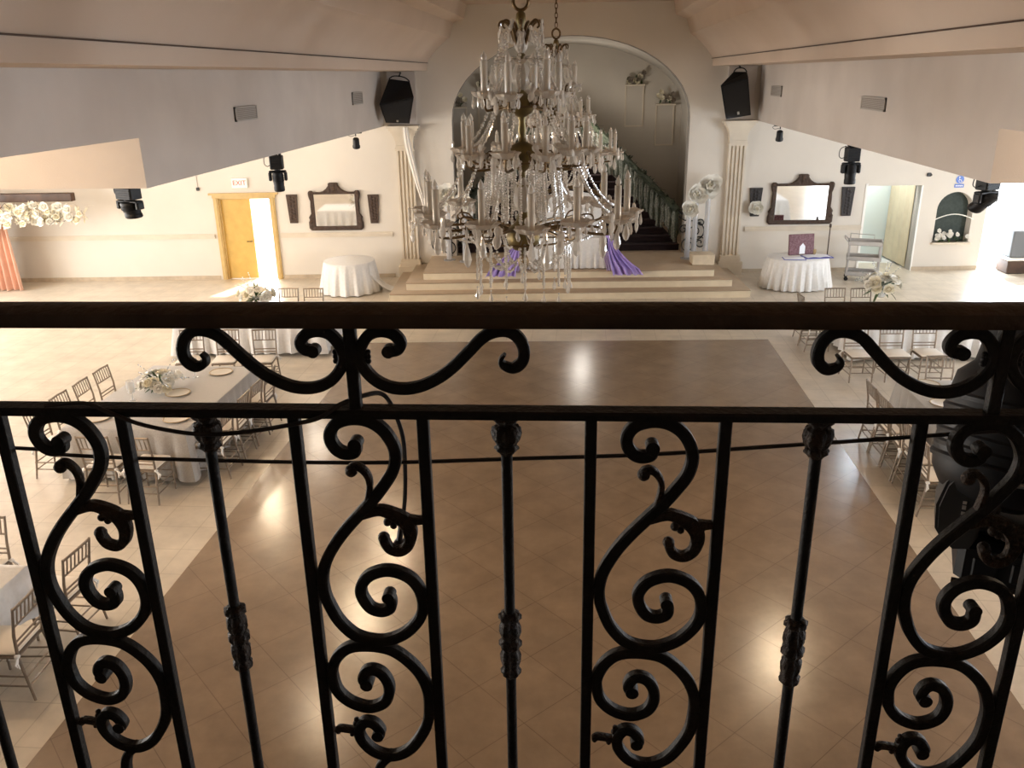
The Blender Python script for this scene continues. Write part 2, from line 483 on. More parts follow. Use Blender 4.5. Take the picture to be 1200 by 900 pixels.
# pilasters either side of the arch
def pilaster(name, uc, lab):
    r = thing(name, lab, 'pilaster', W(uc,-.004,0), AW)
    b = MB(); b.box(-.31,.31,-.24,0,.0,.33); b.box(-.27,.27,-.20,0,.33,.42); b.box(-.25,.25,-.18,0,.42,.5)
    part(r, 'plinth', m_trim, b)
    s = MB(); poly = []
    # fluted front
    xs = []
    hw = .215; nfl = 4
    fw = 2*hw/(nfl*2+1)
    front = [(-hw,-.13)]
    for k in range(nfl):
        a = -hw + fw*(2*k+1)
        for j in range(7):
            th = PI*j/6
            front.append((a+fw/2-fw/2*cos(th), -.13+.045*sin(th)))
    front.append((hw,-.13))
    s.slab(front + [(hw,0),(-hw,0)], .5, 3.25)
    part(r, 'shaft', m_trim, s, ang=25)
    c = MB()
    for z0,z1,h in ((3.25,3.32,.24),(3.32,3.38,.22)): c.box(-h,h,-h*.75,0,z0,z1)
    for j in range(6):
        a = .22+.10*(j/5)**2; c.box(-a,a,-.14-.10*(j/5)**2,0,3.38+j*.06,3.38+(j+1)*.06)
    c.box(-.36,.36,-.28,0,3.74,3.80); c.box(-.40,.40,-.34,0,3.80,3.86)
    part(r, 'capital', m_trim, c)
    d = MB(); d.box(-.34,.34,-.10,0,3.86,5.12)
    part(r, 'upper_block', m_upper, d)
    return r
pilaster('pilaster', -4.50, 'fluted cream pilaster left of the stage arch with a white sash')
pilaster('pilaster', 3.84, 'fluted cream pilaster right of the stage arch beside the iron scroll')

# ------------------------------------------------------------------ balcony and its iron railing
b = MB(); b.box(-4.99, 4.29, -5.6, 1.235, 3.3, 3.62); struct(b.build('floor_balcony', m_balc))
RY0 = 1.15
rail = thing('balcony_railing', 'black wrought iron balcony railing with scrolls and brown handrail across the foreground', 'railing', (0, RY0, 3.62), math.atan(.02))
ZR = -3.62
def rz(P): return [(x, z+ZR) for x, z in P]
# handrail: rounded flat section along x
def bar_x(mb, sec, x0, x1):
    n = len(sec)
    vs = [(x0,y,z) for y,z in sec] + [(x1,y,z) for y,z in sec]
    fs = [tuple(range(n)), tuple(range(2*n-1,n-1,-1))] + [(k, n+k, n+(k+1)%n, (k+1)%n) for k in range(n)]
    mb.add(vs, fs)
hs = [(-.026,4.668),(-.028,4.676),(-.024,4.688),(-.010,4.696),(.008,4.698),(.022,4.695),(.030,4.685),(.030,4.668)]
h = MB(); bar_x(h, [(y,z+ZR) for y,z in hs], -2.6, 2.6); part(rail, 'handrail', m_rail, h, 'dark brown rounded handrail')
h = MB(); bar_x(h, [(-.018,4.527+ZR),(-.018,4.535+ZR),(-.014,4.539+ZR),(.014,4.539+ZR),(.018,4.535+ZR),(.018,4.527+ZR)], -2.6, 2.6); part(rail, 'middle_rail', m_iron, h)
h = MB(); bar_x(h, [(-.018,.09),(-.018,.10),(.018,.10),(.018,.09)], -2.6, 2.6); part(rail, 'bottom_rail', m_iron, h)

S1 = [(.1073,4.4783),(.105,4.4667),(.0898,4.4639),(.0766,4.4715),(.069,4.4877),(.0723,4.5037),(.085,4.516),(.108,4.5213),(.1313,4.5171),(.1508,4.503),(.1637,4.4807),(.1671,4.4613),(.1618,4.4366),(.1476,4.4131),(.1286,4.3875),(.1056,4.3615),(.0794,4.3314),(.0587,4.3027),(.0415,4.2699),(.0343,4.2424),(.0345,4.2164),(.04,4.1941),(.0535,4.1621),(.0767,4.135),(.1054,4.1242),(.1343,4.1251),(.1654,4.1415),(.1886,4.1698),(.1957,4.1982),(.1896,4.2278),(.1722,4.2486),(.1423,4.2585),(.1132,4.2498),(.0974,4.231),(.0962,4.2106),(.1078,4.1883),(.1248,4.1813),(.1403,4.1873),(.1435,4.2006),(.1404,4.2116)]
S3 = [(.0916,4.0348),(.0854,4.0448),(.0908,4.0591),(.1027,4.0643),(.1177,4.0572),(.1276,4.0381),(.1276,4.0156),(.1168,3.9954),(.0906,3.9852),(.0603,3.9954),(.0398,4.0174),(.0333,4.045),(.0345,4.0653),(.0465,4.0905),(.0672,4.1081),(.0994,4.1127),(.1351,4.1063),(.1619,4.0867),(.1827,4.0594),(.1944,4.0263),(.1956,3.9934),(.1911,3.9577),(.1768,3.9252),(.1546,3.8953),(.1245,3.8808),(.0936,3.8892),(.0731,3.9145),(.0705,3.9379),(.0815,3.9533),(.0967,3.9509),(.1067,3.936),(.104,3.9256)]
S4 = [(.125,3.884),(.108,3.868),(.098,3.845),(.094,3.80),(.094,3.72)]
L1 = [(.117,4.380),(.1235,4.4094),(.1208,4.4277),(.1098,4.4405),(.0989,4.441),(.0945,4.433)]
B1 = [(.1073,4.3587),(.1355,4.3669),(.16,4.3587),(.1765,4.3455),(.1825,4.3264),(.1776,4.3052),(.1636,4.2943),(.148,4.2985),(.1404,4.3115),(.1399,4.3201)]
J1 = [(.165,4.352),(.182,4.350),(.1967,4.350),(.2116,4.3513)]
J2 = [(.072,3.928),(.058,3.934),(.048,3.936),(.036,3.937),(.030,3.932)]
X0 = .0162
def shift(P, d): return [(x+d, z+ZR) for x, z in P]
WS = .0182; DS = .0175
def disc(mb, x, z, r, d):
    mb.prism([(x+r*cos(2*PI*k/14), z+r*sin(2*PI*k/14)) for k in range(14)], -d/2, d/2)
def knob(mb, x, z, r): mb.ball((x,0,z), r, 10, 7, (1,1.1,1))
def scroll_panel(d):
    s = MB()
    p = spline(shift(S1,d)); s.band(p, WS, DS)
    disc(s, p[0][0], p[0][1]+.002, .0104, .022); disc(s, p[-1][0], p[-1][1]-.001, .0102, .022)
    o = part(rail, 'scroll', m_iron, s)
    s = MB(); p = spline(shift(S3,d)); s.band(p, WS, DS)
    disc(s, p[0][0], p[0][1]+.002, .0108, .022); disc(s, p[-1][0]-.001, p[-1][1]+.003, .0104, .022)
    s.band(spline(shift(S4,d)), [.016]*25, DS) if len(spline(shift(S4,d))) == 25 else s.band(spline(shift(S4,d)), .016, DS)
    part(rail, 'scroll', m_iron, s)
    s = MB(); p = spline(shift(L1,d)); k = len(p)
    s.band(p, [.008+.006*i/k for i in range(k)], DS*.8); knob(s, p[-1][0]+.002, p[-1][1]+.001, .0102)
    p = spline(shift(B1,d)); k = len(p)
    s.band(p, [.015+.009*math.exp(-((i-k*.33)/(k*.16))**2) for i in range(k)], DS*.95); knob(s, p[-1][0]-.001, p[-1][1]-.002, .0096)
    p = spline(shift(J1,d)); s.band(p, [.019-.010*i/len(p) for i in range(len(p))], DS*.8)
    for (x,z,r) in ((.147,4.346,.007),(.156,4.340,.006),(.181,4.336,.005),(.190,4.343,.0045),(.205,4.351,.0062)): knob(s, x+d, z+ZR, r)
    part(rail, 'leaf_ornament', m_bronze, s)
    s = MB(); p = spline(shift(J2,d)); s.band(p, [.011,.011]+[.009]*(len(p)-2), DS*.8)
    for (x,z,r) in ((.064,3.948,.005),(.056,3.925,.0045),(.034,3.936,.0062),(.032,3.930,.005),(.066,3.957,.0045)): knob(s, x+d, z+ZR, r)
    part(rail, 'leaf_ornament', m_bronze, s)
    # pair of straight bars
for left in (-1.352, -.8915, -.4290, .0162, .4880, .945):
    d = left - X0
    scroll_panel(d)
    for x in (left, left+.1955):
        s = MB(); s.rbox(x-.0089, x+.0089, -.0080, .0080, .09, 4.53+ZR, .0015); part(rail, 'bar', m_iron, s)
def orn(mb, prof, x, n=20): mb.lathe([(r_*1.2, z_) for r_, z_ in prof], n, T(x,0,0), .10, 8)
for x in (-1.4900, -1.0290, -.5655, -.1092, .3460, .8250):
    s = MB(); s.tube([(x,0,.09),(x,0,4.53+ZR)], .0088, 12)
    bal = part(rail, 'baluster', m_iron, s)
    o = MB()
    z = 4.527+ZR
    orn(o, [(.018,z),(.017,z-.004),(.011,z-.010),(.0105,z-.013),(.0165,z-.017),(.0178,z-.027),(.0155,z-.038),(.0115,z-.046),(.0145,z-.050),(.0145,z-.053),(.010,z-.058),(.0078,z-.062)], x)
    for k in range(8):
        a = 2*PI*k/8+.2
        o.tube([(x+.012*cos(a),.012*sin(a),z-.040),(x+.0168*cos(a),.0168*sin(a),z-.030),(x+.0185*cos(a),.0185*sin(a),z-.021),(x+.0165*cos(a),.0165*sin(a),z-.014)], [.002,.0032,.003,.0016], 5)
    p = part(rail, 'leaf_collar', m_bronze, o, 'brown leafy collar under the middle rail'); p.parent = bal
    o = MB()
    z = 4.182+ZR
    orn(o, [(.0085,z+.003),(.0145,z-.002),(.0145,z-.010),(.0105,z-.014),(.0135,z-.024),(.0140,z-.036),(.011,z-.048),(.0145,z-.053),(.0145,z-.062),(.0105,z-.069),(.0135,z-.080),(.0130,z-.092),(.0105,z-.104),(.0135,z-.110),(.0125,z-.118),(.0085,z-.124)], x)
    p = part(rail, 'leaf_collar', m_bronze, o, 'brown leafy collar half way down'); p.parent = bal
# S scrolls between handrail and middle rail, in pairs either side of a post
TS = [(-.2744,4.6275),(-.2635,4.6305),(-.2595,4.6407),(-.2691,4.6531),(-.287,4.6575),(-.3042,4.6522),(-.3166,4.6361),(-.3214,4.6185),(-.3169,4.6032),(-.3034,4.5853),(-.2842,4.5734),(-.2617,4.5691),(-.2358,4.5728),(-.2067,4.5865),(-.1834,4.6044),(-.1602,4.6279),(-.1402,4.6482),(-.1207,4.6574),(-.1015,4.6569),(-.0874,4.6455),(-.0813,4.6283),(-.0842,4.6123),(-.0969,4.6025),(-.1107,4.6063),(-.1144,4.615),(-.109,4.6229)]
for px in (-.3328, .5830, -1.262):
    s = MB(); s.rbox(px-.0089, px+.0089, -.0080, .0080, 4.535+ZR, 4.672+ZR, .0015); part(rail, 'post', m_iron, s)
    s = MB()
    for kz in (-.006, 0, .006): s.tube([(px-.024,0,4.6185+ZR+kz),(px+.024,0,4.6185+ZR+kz)], .0052, 8)
    for e in (-1,1):
        for kz in (-.007,0,.007): knob(s, px+e*.0245, 4.6185+ZR+kz, .0042)
    part(rail, 'collar', m_iron, s)
    for sg in (1,-1):
        P = [(px + sg*(x+.3328), z+ZR) for x, z in TS]
        p = spline(P); k = len(p); s = MB()
        s.band(p, [(.0168 if i < k*.86 else .0168-.0130*(i-k*.86)/(k*.14)) for i in range(k)], .0145)
        disc(s, p[0][0]-sg*.003, p[0][1]+.000, .0095, .017)
        part(rail, 'scroll', m_iron, s)

# cables strung along the railing
def raily(x, off): return RY0 + .02*x + off
cab = [(-1.6,4.475),(-.8904,4.4583),(-.8235,4.4484),(-.6869,4.4428),(-.4304,4.4394),(-.2711,4.4416),(-.1015,4.4496),(.1026,4.4593),(.2763,4.474),(.4218,4.4867),(.5757,4.5006),(.70,4.51)]
s = MB(); s.tube([(x, raily(x,.016), z) for x,z in spline(cab,5)], .0034, 6)
tag(s.build('cable', m_cable), 'long thin black cable strung across the bars below the middle rail', 'cable')
cab = [(-.80,4.545,-.02),(-.74,4.548,-.016),(-.70,4.535,-.022),(-.6478,4.515,-.022),(-.5695,4.503,-.024),(-.5028,4.505,-.020),(-.429,4.517,-.018),(-.3819,4.531,-.022),(-.352,4.5475,-.010),(-.3217,4.5545,.008),(-.3001,4.550,.028),(-.285,4.5286,.028),(-.2714,4.4801,.026),(-.271,4.4228,.026),(-.2745,4.371,.024),(-.280,4.335,.022)]
s = MB(); s.tube([(x, raily(x,y), z) for x,z,y in spline(cab,5)], .0036, 6)
o = s.build('cable', m_cable); tag(o, 'looped black cable wound round the middle rail and hanging by the second scroll', 'cable')
s = MB(); s.rbox(-.2955,-.2785, raily(-.285,.012), raily(-.285,.030), 4.282, 4.302, .003); s.tube([(-.287,raily(-.285,.021),4.30),(-.284,raily(-.285,.022),4.318),(-.280,raily(-.285,.022),4.337)], .005, 8)
p = s.build('plug', m_cable); p.parent = o

# ------------------------------------------------------------------ stage light clamped to the railing, close to the camera
def moving_head(name, label, loc, rot, s=1., hang=True, tilt=.3, group=None, detail=True):
    """hanging moving-head stage light; its mounting plane is z=0 and it hangs below"""
    r = thing(name, label, 'stage light', loc, rot, group)
    M = SC(*s) if isinstance(s,tuple) else SC(s,s,s)
    b = MB(); b.rbox(-.10,.10,-.075,.075,-.245,-.035,.012,M)
    for k in range(4): b.rbox(-.085,.085,-.079,-.072,-.22+k*.04,-.20+k*.04,.002,M)
    part(r, 'base', m_blk, b)
    c = MB(); c.box(-.025,.025,-.02,.02,-.04,0,M)
    for e in (-1,1): c.rbox(e*.06-.018,e*.06+.018,-.03,.03,-.05,.0,.005,M)
    part(r, 'clamp', m_blk, c)
    y = MB(); y.rbox(-.13,.13,-.05,.05,-.30,-.262,.01,M); y.lathe([(.05,-.262),(.05,-.240)],16,M)
    for e in (-1,1): y.rbox(e*.118-.022,e*.118+.022,-.045,.045,-.42,-.285,.012,M)
    part(r, 'yoke', m_blk, y)
    h = MB(); Mh = M @ T(0,0,-.39) @ RX(tilt)
    h.lathe([(.05,.115),(.075,.10),(.085,.06),(.082,-.06),(.078,-.11),(.083,-.125),(.083,-.175),(.075,-.19)], 18, Mh)
    for k in range(5): h.lathe([(.086,.05-k*.02),(.09,.046-k*.02),(.086,.042-k*.02)], 18, Mh)
    hd = part(r, 'head', m_blk, h)
    l = MB(); l.lathe([(.066,-.188),(.060,-.194),(.03,-.199),(.0,-.2005)],18,Mh)
    q = part(r, 'lens', m_lens, l); q.parent = hd
    w = MB(); w.tube(spline([(-.10,0,-.02),(-.18,.01,-.06),(-.19,.02,-.16),(-.15,.02,-.20),(-.105,0,-.18)],5), .006, 6, M)
    part(r, 'cable_loop', m_cable, w)
    return r

nl = thing('moving_head_light', 'large black moving-head stage light fixed outside the railing at right', 'stage light', (.765, 1.40, 4.135), -.35)
b = MB(); b.rbox(-.075,.16,-.08,.10,.0,.085,.012)
for k in range(3): b.rbox(-.05+k*.06,-.01+k*.06,-.083,-.075,.02,.06,.003)
part(nl, 'base', m_blk, b)
t = MB(); t.box(-.078,.163,-.0835,-.0805,.003,.012)
part(nl, 'base_edge', m_bronze, t)
y = MB()
arm = [(-.105,.085),(-.118,.105),(-.122,.15),(-.112,.195),(-.094,.225),(-.072,.23),(-.058,.20),(-.05,.15),(-.05,.10),(-.06,.075),(-.085,.07)]
y.prism(arm, -.085, -.02)
y.prism([(x*.86-.012,z*.92+.012) for x,z in arm], -.094, -.084)
y.rbox(-.09,.15,-.05,.05,.085,.115,.012)
y.prism([(.138-(x+.05)*.9,z) for x,z in arm], -.05, .03)
yk = part(nl, 'yoke', m_gry, y)
g = MB()                           # light lettering up the yoke side, too blurred to read
zz = .112
for wd, gp in ((.010,.004),(.007,.004),(.011,.003),(.008,.005),(.010,.003),(.007,.003)):
    g.box(-.083,-.077,-.0955,-.0935,zz,zz+wd*.72); zz += wd*.72+gp
g2 = part(nl, 'side_lettering', m_vent, g, 'pale lettering running up the yoke'); g2.parent = yk
h = MB(); Mh = T(-.02,0,.285) @ RY(.13) @ RX(-.30) @ SC(1.22,1.22,1.18)
h.lathe([(.045,.165),(.062,.160),(.066,.13),(.070,.08),(.088,.06),(.092,.02),(.092,-.05),(.086,-.085),(.070,-.11),(.04,-.125)], 24, Mh)
for k in range(6): h.lathe([(.092,.03-k*.018),(.094,.026-k*.018),(.092,.020-k*.018)], 24, Mh)
h.rbox(.035,.085,-.04,.04,-.06,.12,.01,Mh)
hd = part(nl, 'head', m_blk, h)
l = MB(); l.lathe([(.058,.155),(.054,.164),(.03,.170),(0,.172)],22,Mh)
q = part(nl, 'lens', m_lens, l); q.parent = hd
k_ = MB(); k_.rbox(.06,.10,-.09,-.05,.16,.49,.008); k_.rbox(-.03,.15,-.11,-.05,.47,.50,.006); k_.rbox(.05,.11,-.245,-.05,.20,.215,.004)
for e in (.055,.105): k_.rbox(e-.012,e+.012,-.235,-.10,.43,.50,.006)
part(nl, 'mounting_bracket', m_blk, k_)
for bx in ((-.030,.012,-.150,-.142,.232,.240),(.085,.125,-.082,-.078,.070,.080)):
    v = MB(); v.rbox(*bx,.002); part(nl, 'steel_latch', m_metal, v, 'bright steel latch')
w = MB(); w.tube(spline([(-.03,-.05,.10),(-.045,-.10,.14),(-.03,-.11,.19),(.0,-.10,.23),(.03,-.06,.27)],6), .006, 8)
w.tube(spline([(.06,-.09,.10),(.02,-.115,.14),(-.015,-.11,.12),(-.03,-.10,.17),(.02,-.09,.22)],6), .005, 8)
part(nl, 'cable_loop', m_cable, w)

# moving heads hanging under the upper walls
mh = 'moving heads under the upper walls'
moving_head('moving_head_light', 'black moving head hanging under the left upper wall, between exit door and carved mirror', (-5.12, 14.15, 3.84), .2, 1.08, tilt=.1)
moving_head('moving_head_light', 'wide black moving head at the near corner of the left upper wall', (-5.40, 9.80, 3.84), -.35, (1.30,1.2,.66), tilt=.15)
moving_head('moving_head_light', 'black moving head hanging under the right upper wall, above the tapered plaque', (4.42, 14.75, 3.84), .1, 1.1, tilt=-.1)
moving_head('moving_head_light', 'black moving head against the bright open doorway at right', (4.78, 10.6, 3.84), .5, (1.2,1.1,.85), tilt=.7)
def small_spot(label, loc, rot):
    r = thing('spotlight', label, 'spotlight', loc, rot)
    b = MB(); b.rbox(-.14,.14,-.04,.04,-.03,0,.006); b.tube([(0,0,-.03),(0,0,-.09)],.015,8); b.tube(spline([(-.12,0,-.02),(-.17,0,-.05),(-.12,0,-.09),(-.02,0,-.07)],4),.006,6)
    part(r,'bracket',m_blk,b)
    h = MB(); h.lathe([(.045,.08),(.07,.06),(.075,-.08),(.085,-.10),(.085,-.15),(.07,-.16)],14,T(0,0,-.20)@RX(.35))
    part(r,'head',m_blk,h)
small_spot('small black spotlight under the left upper wall, beside the speaker', (-5.15,19.5,3.84), .3)
small_spot('small black spotlight under the right upper wall, beside the speaker', (4.45,20.4,3.84), -.2)

# ------------------------------------------------------------------ loudspeakers, vents, sash
def speaker(label, ft, fb, bt, bb):
    """cabinet from its corners (left, right) in the end-wall frame: front top, front bottom, back top, back bottom"""
    cx = sum(p[0] for p in ft+fb+bt+bb)/8; z0 = min(p[2] for p in fb+bb)
    r = thing('loudspeaker', label, 'loudspeaker', W(cx,-.6,z0), AW)
    L = lambda p: Vector((p[0]-cx, p[1]+.6, p[2]-z0))
    ftl,ftr,fbl,fbr,btl,btr,bbl,bbr = [L(p) for p in ft+fb+bt+bb]
    b = MB(); b.add([fbl,fbr,bbr,bbl,ftl,ftr,btr,btl], [(0,3,2,1),(4,5,6,7),(0,1,5,4),(1,2,6,5),(2,3,7,6),(3,0,4,7)])
    part(r,'cabinet',m_blk,b,ang=20)
    n = (fbr-fbl).cross(ftl-fbl).normalized()
    def q(a,c): 
        lo = fbl.lerp(fbr,a); hi = ftl.lerp(ftr,a); return lo.lerp(hi,c)
    g = MB(); vs = [q(a,c)+n*k for k in (.002,.022) for a,c in ((.05,.05),(.95,.05),(.95,.95),(.05,.95))]
    g.add(vs, [(3,2,1,0),(4,5,6,7),(0,1,5,4),(1,2,6,5),(2,3,7,6),(3,0,4,7)]); part(r,'grille',m_grill,g,ang=20)
    l = MB(); vs = [q(a,c)+n*k for k in (.022,.028) for a,c in ((.46,.08),(.54,.08),(.54,.16),(.46,.16))]
    l.add(vs, [(3,2,1,0),(4,5,6,7),(0,1,5,4),(1,2,6,5),(2,3,7,6),(3,0,4,7)]); part(r,'badge',m_metal,l,'small pale badge')
    k = MB(); t = (btl+btr)/2
    k.tube(spline([btl,btl.lerp(t,.4)+Vector((0,0,.07)),t+Vector((0,0,.09)),btr.lerp(t,.4)+Vector((0,0,.07)),btr],4),.014,8)
    k.tube([t+Vector((0,0,.09)), t+Vector((0,.20,.16)), Vector((t.x,.60-.10,t.z+.16))],.02,8)
    part(r,'hanging_bracket',m_blk,k)
speaker('black loudspeaker high on the left pilaster, turned to the hall', [(-4.93,-.95,4.40),(-4.12,-.80,4.54)], [(-4.85,-.66,3.96),(-4.28,-.60,3.93)], [(-4.74,-.42,4.96),(-4.25,-.38,4.89)], [(-4.72,-.14,4.35),(-4.36,-.13,4.30)])
speaker('black loudspeaker high on the right pilaster, turned to the hall', [(3.16,-.82,4.69),(3.82,-.72,4.86)], [(3.36,-.72,3.92),(3.98,-.62,4.00)], [(3.54,-.42,4.99),(3.86,-.40,4.98)], [(3.60,-.14,4.20),(3.95,-.13,4.22)])

def vent(label, x, y0, y1, z0, z1):
    sg = 1 if x < 0 else -1
    r = thing('air_vent', label, 'air vent', (x+sg*.013, (y0+y1)/2, z0), 0 if sg > 0 else PI)
    hy = (y1-y0)/2; hz = z1-z0
    b = MB(); b.box(-.012,.004,-hy,hy,0,hz); part(r,'backing',m_ventd,b)
    f = MB()
    for (a,c,d,e) in ((-hy,hy,0,.025),(-hy,hy,hz-.025,hz),(-hy,-hy+.03,0,hz),(hy-.03,hy,0,hz)): f.box(-.012,.016,a,c,d,e)
    part(r,'frame',m_vent,f)
    s = MB(); k = 7
    for i in range(k):
        z = .03+(hz-.06)*(i+.5)/k
        s.box(-.004,.012,-hy+.02,hy-.02,z-.008,z+.004)
    part(r,'slats',m_vent,s)
vent('wide grey air vent on the left upper wall', XL, 12.3,13.15,4.43,4.63)
vent('small grey air vent on the left upper wall beside the speaker', XL, 18.85,19.7,4.44,4.70)
vent('wide grey air vent on the right upper wall', XR, 13.05,14.15,4.42,4.61)
vent('small grey air vent on the right upper wall beside the speaker', XR, 19.85,20.9,4.46,4.68)

s = MB()
def sash(a,b):
    P = spline([(-4.43,-.36,3.83),(-4.40,-.38,3.5),(-4.34,-.35,3.15),(-4.20,-.33,2.5),(-4.05,-.32,1.95),(-3.98,-.30,1.55)],8)
    i = min(int(b*(len(P)-1)), len(P)-2); t = b*(len(P)-1)-i
    p = [P[i][k]*(1-t)+P[i+1][k]*t for k in range(3)]
    w_ = .13+.03*sin(b*5)
    return (p[0]+(a-.5)*w_, p[1]-.03*sin(a*PI)-.012*cos(a*14+b*3), p[2])
s.grid(sash, 14, 40, MW, .006)
tag(s.build('sash', m_sash, ang=60), 'long white fabric sash draped down from the left pilaster capital', 'sash')

# ------------------------------------------------------------------ flowers
def petal(mb, M, L, w, cup, n=3):
    mb.grid(lambda a,b: ((a-.5)*w*(sin(PI*(.12+.80*b))**.6), L*b*cos(cup*b*1.3), L*.75*b*sin(cup*b*1.1)+.12*w*((a-.5)*2)**2), 3, n, M, 0)
def blossom_mb(mb, c, r, d=None, layers=3, seed=0):
    q = random.Random(seed)
    d = Vector(d or (0,0,1)).normalized()
    Q = d.to_track_quat('Z','Y').to_matrix().to_4x4()
    M0 = T(*c) @ Q
    for l in range(layers):
        n = 6 if l < 2 else 4
        for k in range(n):
            a = 2*PI*k/n + l*.5 + q.uniform(-.15,.15)
            petal(mb, M0 @ RZ(a) @ T(0,r*.05,0), r*(1-.22*l)*q.uniform(.88,1.1), r*(.95-.15*l), .35+.42*l)
    mb.ball((0,0,r*.12), r*.20, 6, 4, (1,1,.8), M0)
def leaf_mb(mb, p, d, L, w):
    d = Vector(d).normalized()
    Q = d.to_track_quat('Y','Z').to_matrix().to_4x4()
    mb.grid(lambda a,b: ((a-.5)*w*sin(PI*(.08+.88*b)), L*b, -.25*L*b*b + .15*w*abs(a-.5)), 2, 4, T(*p)@Q, 0)
def rdir(q, up=.2):
    while True:
        v = Vector((q.uniform(-1,1), q.uniform(-1,1), q.uniform(-1,1)))
        if .2 < v.length < 1 and v.z > -.4+up: return v.normalized()
def centrepiece(label, loc, seed, n=16, R_=.20, spread=(1,1,.7), sprays=8, group='table flower centrepieces', h=.16, br=.06):
    q = random.Random(seed)
    r = thing('flower_centrepiece', label, 'flowers', loc, 0, group)
    v = MB(); v.lathe([(.05,0),(.075,.02),(.085,h*.5),(.07,h*.9),(.078,h)],16); part(r,'vase',m_glass,v)
    fo = MB()
    for k in range(34):
        d = rdir(q); leaf_mb(fo, (d.x*.04,d.y*.04,h*.8), d, q.uniform(.12,.26)*R_/.2, .06)
    part(r,'foliage',m_leaf,fo)
    for k in range(n):
        d = rdir(q, .3); rr = R_*q.uniform(.75,1.1)
        f = MB(); blossom_mb(f, (d.x*rr*spread[0], d.y*rr*spread[1], h+rr*spread[2]*d.z), br*q.uniform(.8,1.2), d, 3, seed*50+k)
        part(r,'blossom',m_petal if k%4 else m_cream,f,ang=60)
    sp = MB()
    for k in range(sprays):
        d = rdir(q,.5); P = [(d.x*t*R_*1.7,d.y*t*R_*1.7,h+d.z*t*R_*2.0-.08*t*t) for t in (0,.35,.7,1)]
        sp.tube(P,.003,5)
        for t in (.6,.75,.9,1.): sp.ball((d.x*t*R_*1.7,d.y*t*R_*1.7,h+d.z*t*R_*2.0-.08*t*t), .014, 6, 4)
    if sprays: part(r,'spray',m_glass if seed%2 else m_petal,sp)
    return r

# ------------------------------------------------------------------ exit door, exit sign
d = MB(); 
for (a,b_) in ((-9.54,-9.42),(-8.06,-7.95)):
    d.box(a,b_,-.05,0,0,2.14,MW); d.box(a+.03,b_-.03,-.065,-.05,0,2.14,MW)
d.box(-9.56,-7.92,-.05,0,2.13,2.21,MW); d.box(-9.64,-7.85,-.08,0,2.21,2.26,MW)
d.box(-9.42,-9.38,0,TH,0,2.13,MW); d.box(-8.10,-8.06,0,TH,0,2.13,MW); d.box(-9.42,-8.06,0,TH,2.10,2.13,MW)
dr = struct(d.build('door_1', m_yell2))
l = MB(); l.box(-9.38,-8.62,.06,.10,.01,2.09,MW)
p = l.build('door_leaf', m_yell); p.parent = dr
hd_ = MB(); hd_.tube([Vector(W(-8.68,.06,1.0)),Vector(W(-8.68,.0,1.0)),Vector(W(-8.80,-.01,1.0))], .014, 8); p = hd_.build('door_handle', m_brass); p.parent = dr

def text(body, size, mat_, parent, name, M, label=None, ex=.004):
    cu = bpy.data.curves.new(name, 'FONT'); cu.body = body; cu.size = size; cu.extrude = ex; cu.align_x = 'CENTER'; cu.align_y = 'CENTER'
    tmp = bpy.data.objects.new(name+'_tmp', cu); C.objects.link(tmp)
    bpy.context.view_layer.update()
    me = bpy.data.meshes.new_from_object(tmp.evaluated_get(bpy.context.evaluated_depsgraph_get()))
    bpy.data.objects.remove(tmp); bpy.data.curves.remove(cu)
    me.name = name; me.transform(M); me.materials.clear(); me.materials.append(mat_)
    o = bpy.data.objects.new(name, me); C.objects.link(o); o.parent = parent
    if label: o['label'] = label
    return o
r = thing('exit_sign', 'white exit sign with red letters above the yellow door', 'sign', W(-8.80,0,2.38), AW)
b = MB(); b.rbox(-.20,.20,-.06,0,0,.26,.01); part(r,'housing',m_white,b)
text('EXIT', .17, m_red, r, 'lettering', T(0,-.062,.13)@RX(PI/2), 'red letters')
# toilet sign over the niche
r = thing('toilet_sign', 'small blue and white sign above the dark arched niche', 'sign', W(9.56,0,2.13), AW)
b = MB(); b.lathe([(.10,0),(.10,.012)],24,T(0,0,.20)@RX(PI/2)); b.rbox(-.12,.12,-.012,0,.0,.09,.004); part(r,'panel',m_blue,b)
s = MB()
Mi = T(0,-.013,.20)
s.prism([(-.02+.018*cos(2*PI*k/10),.06+.018*sin(2*PI*k/10)) for k in range(10)],-.004,0,Mi)
s.tube([(-.02,0,.04),(-.012,0,-.005),(.03,0,-.008),(.045,0,-.05)],.008,6,Mi)
s.tube([(.018+.045*cos(a),0,-.03+.045*sin(a)) for a in [2.2+.35*k for k in range(12)]],.006,6,Mi)
for k in range(5): s.box(-.09+k*.038,-.065+k*.038,-.015,-.011,.03,.06)
part(r,'symbol',m_white,s,'white symbol')

# small wall camera beside the door, and cable
r = thing('sensor', 'tiny dark sensor on the wall above the exit door at left', 'sensor', W(-9.9,0,2.33), AW)
b = MB(); b.rbox(-.04,.04,-.05,0,0,.08,.01); part(r,'body',m_gry,b); b = MB(); b.tube([(0,-.01,.08),(.0,-.01,1.2)],.006,6); part(r,'wire',m_vent,b)
r = thing('sensor', 'tiny dark sensor on the wall between side doorway and niche', 'sensor', W(8.75,0,2.42), AW)
b = MB(); b.rbox(-.05,.05,-.06,0,0,.09,.01); b.ball((.04,-.05,.04),.03); part(r,'body',m_gry,b)

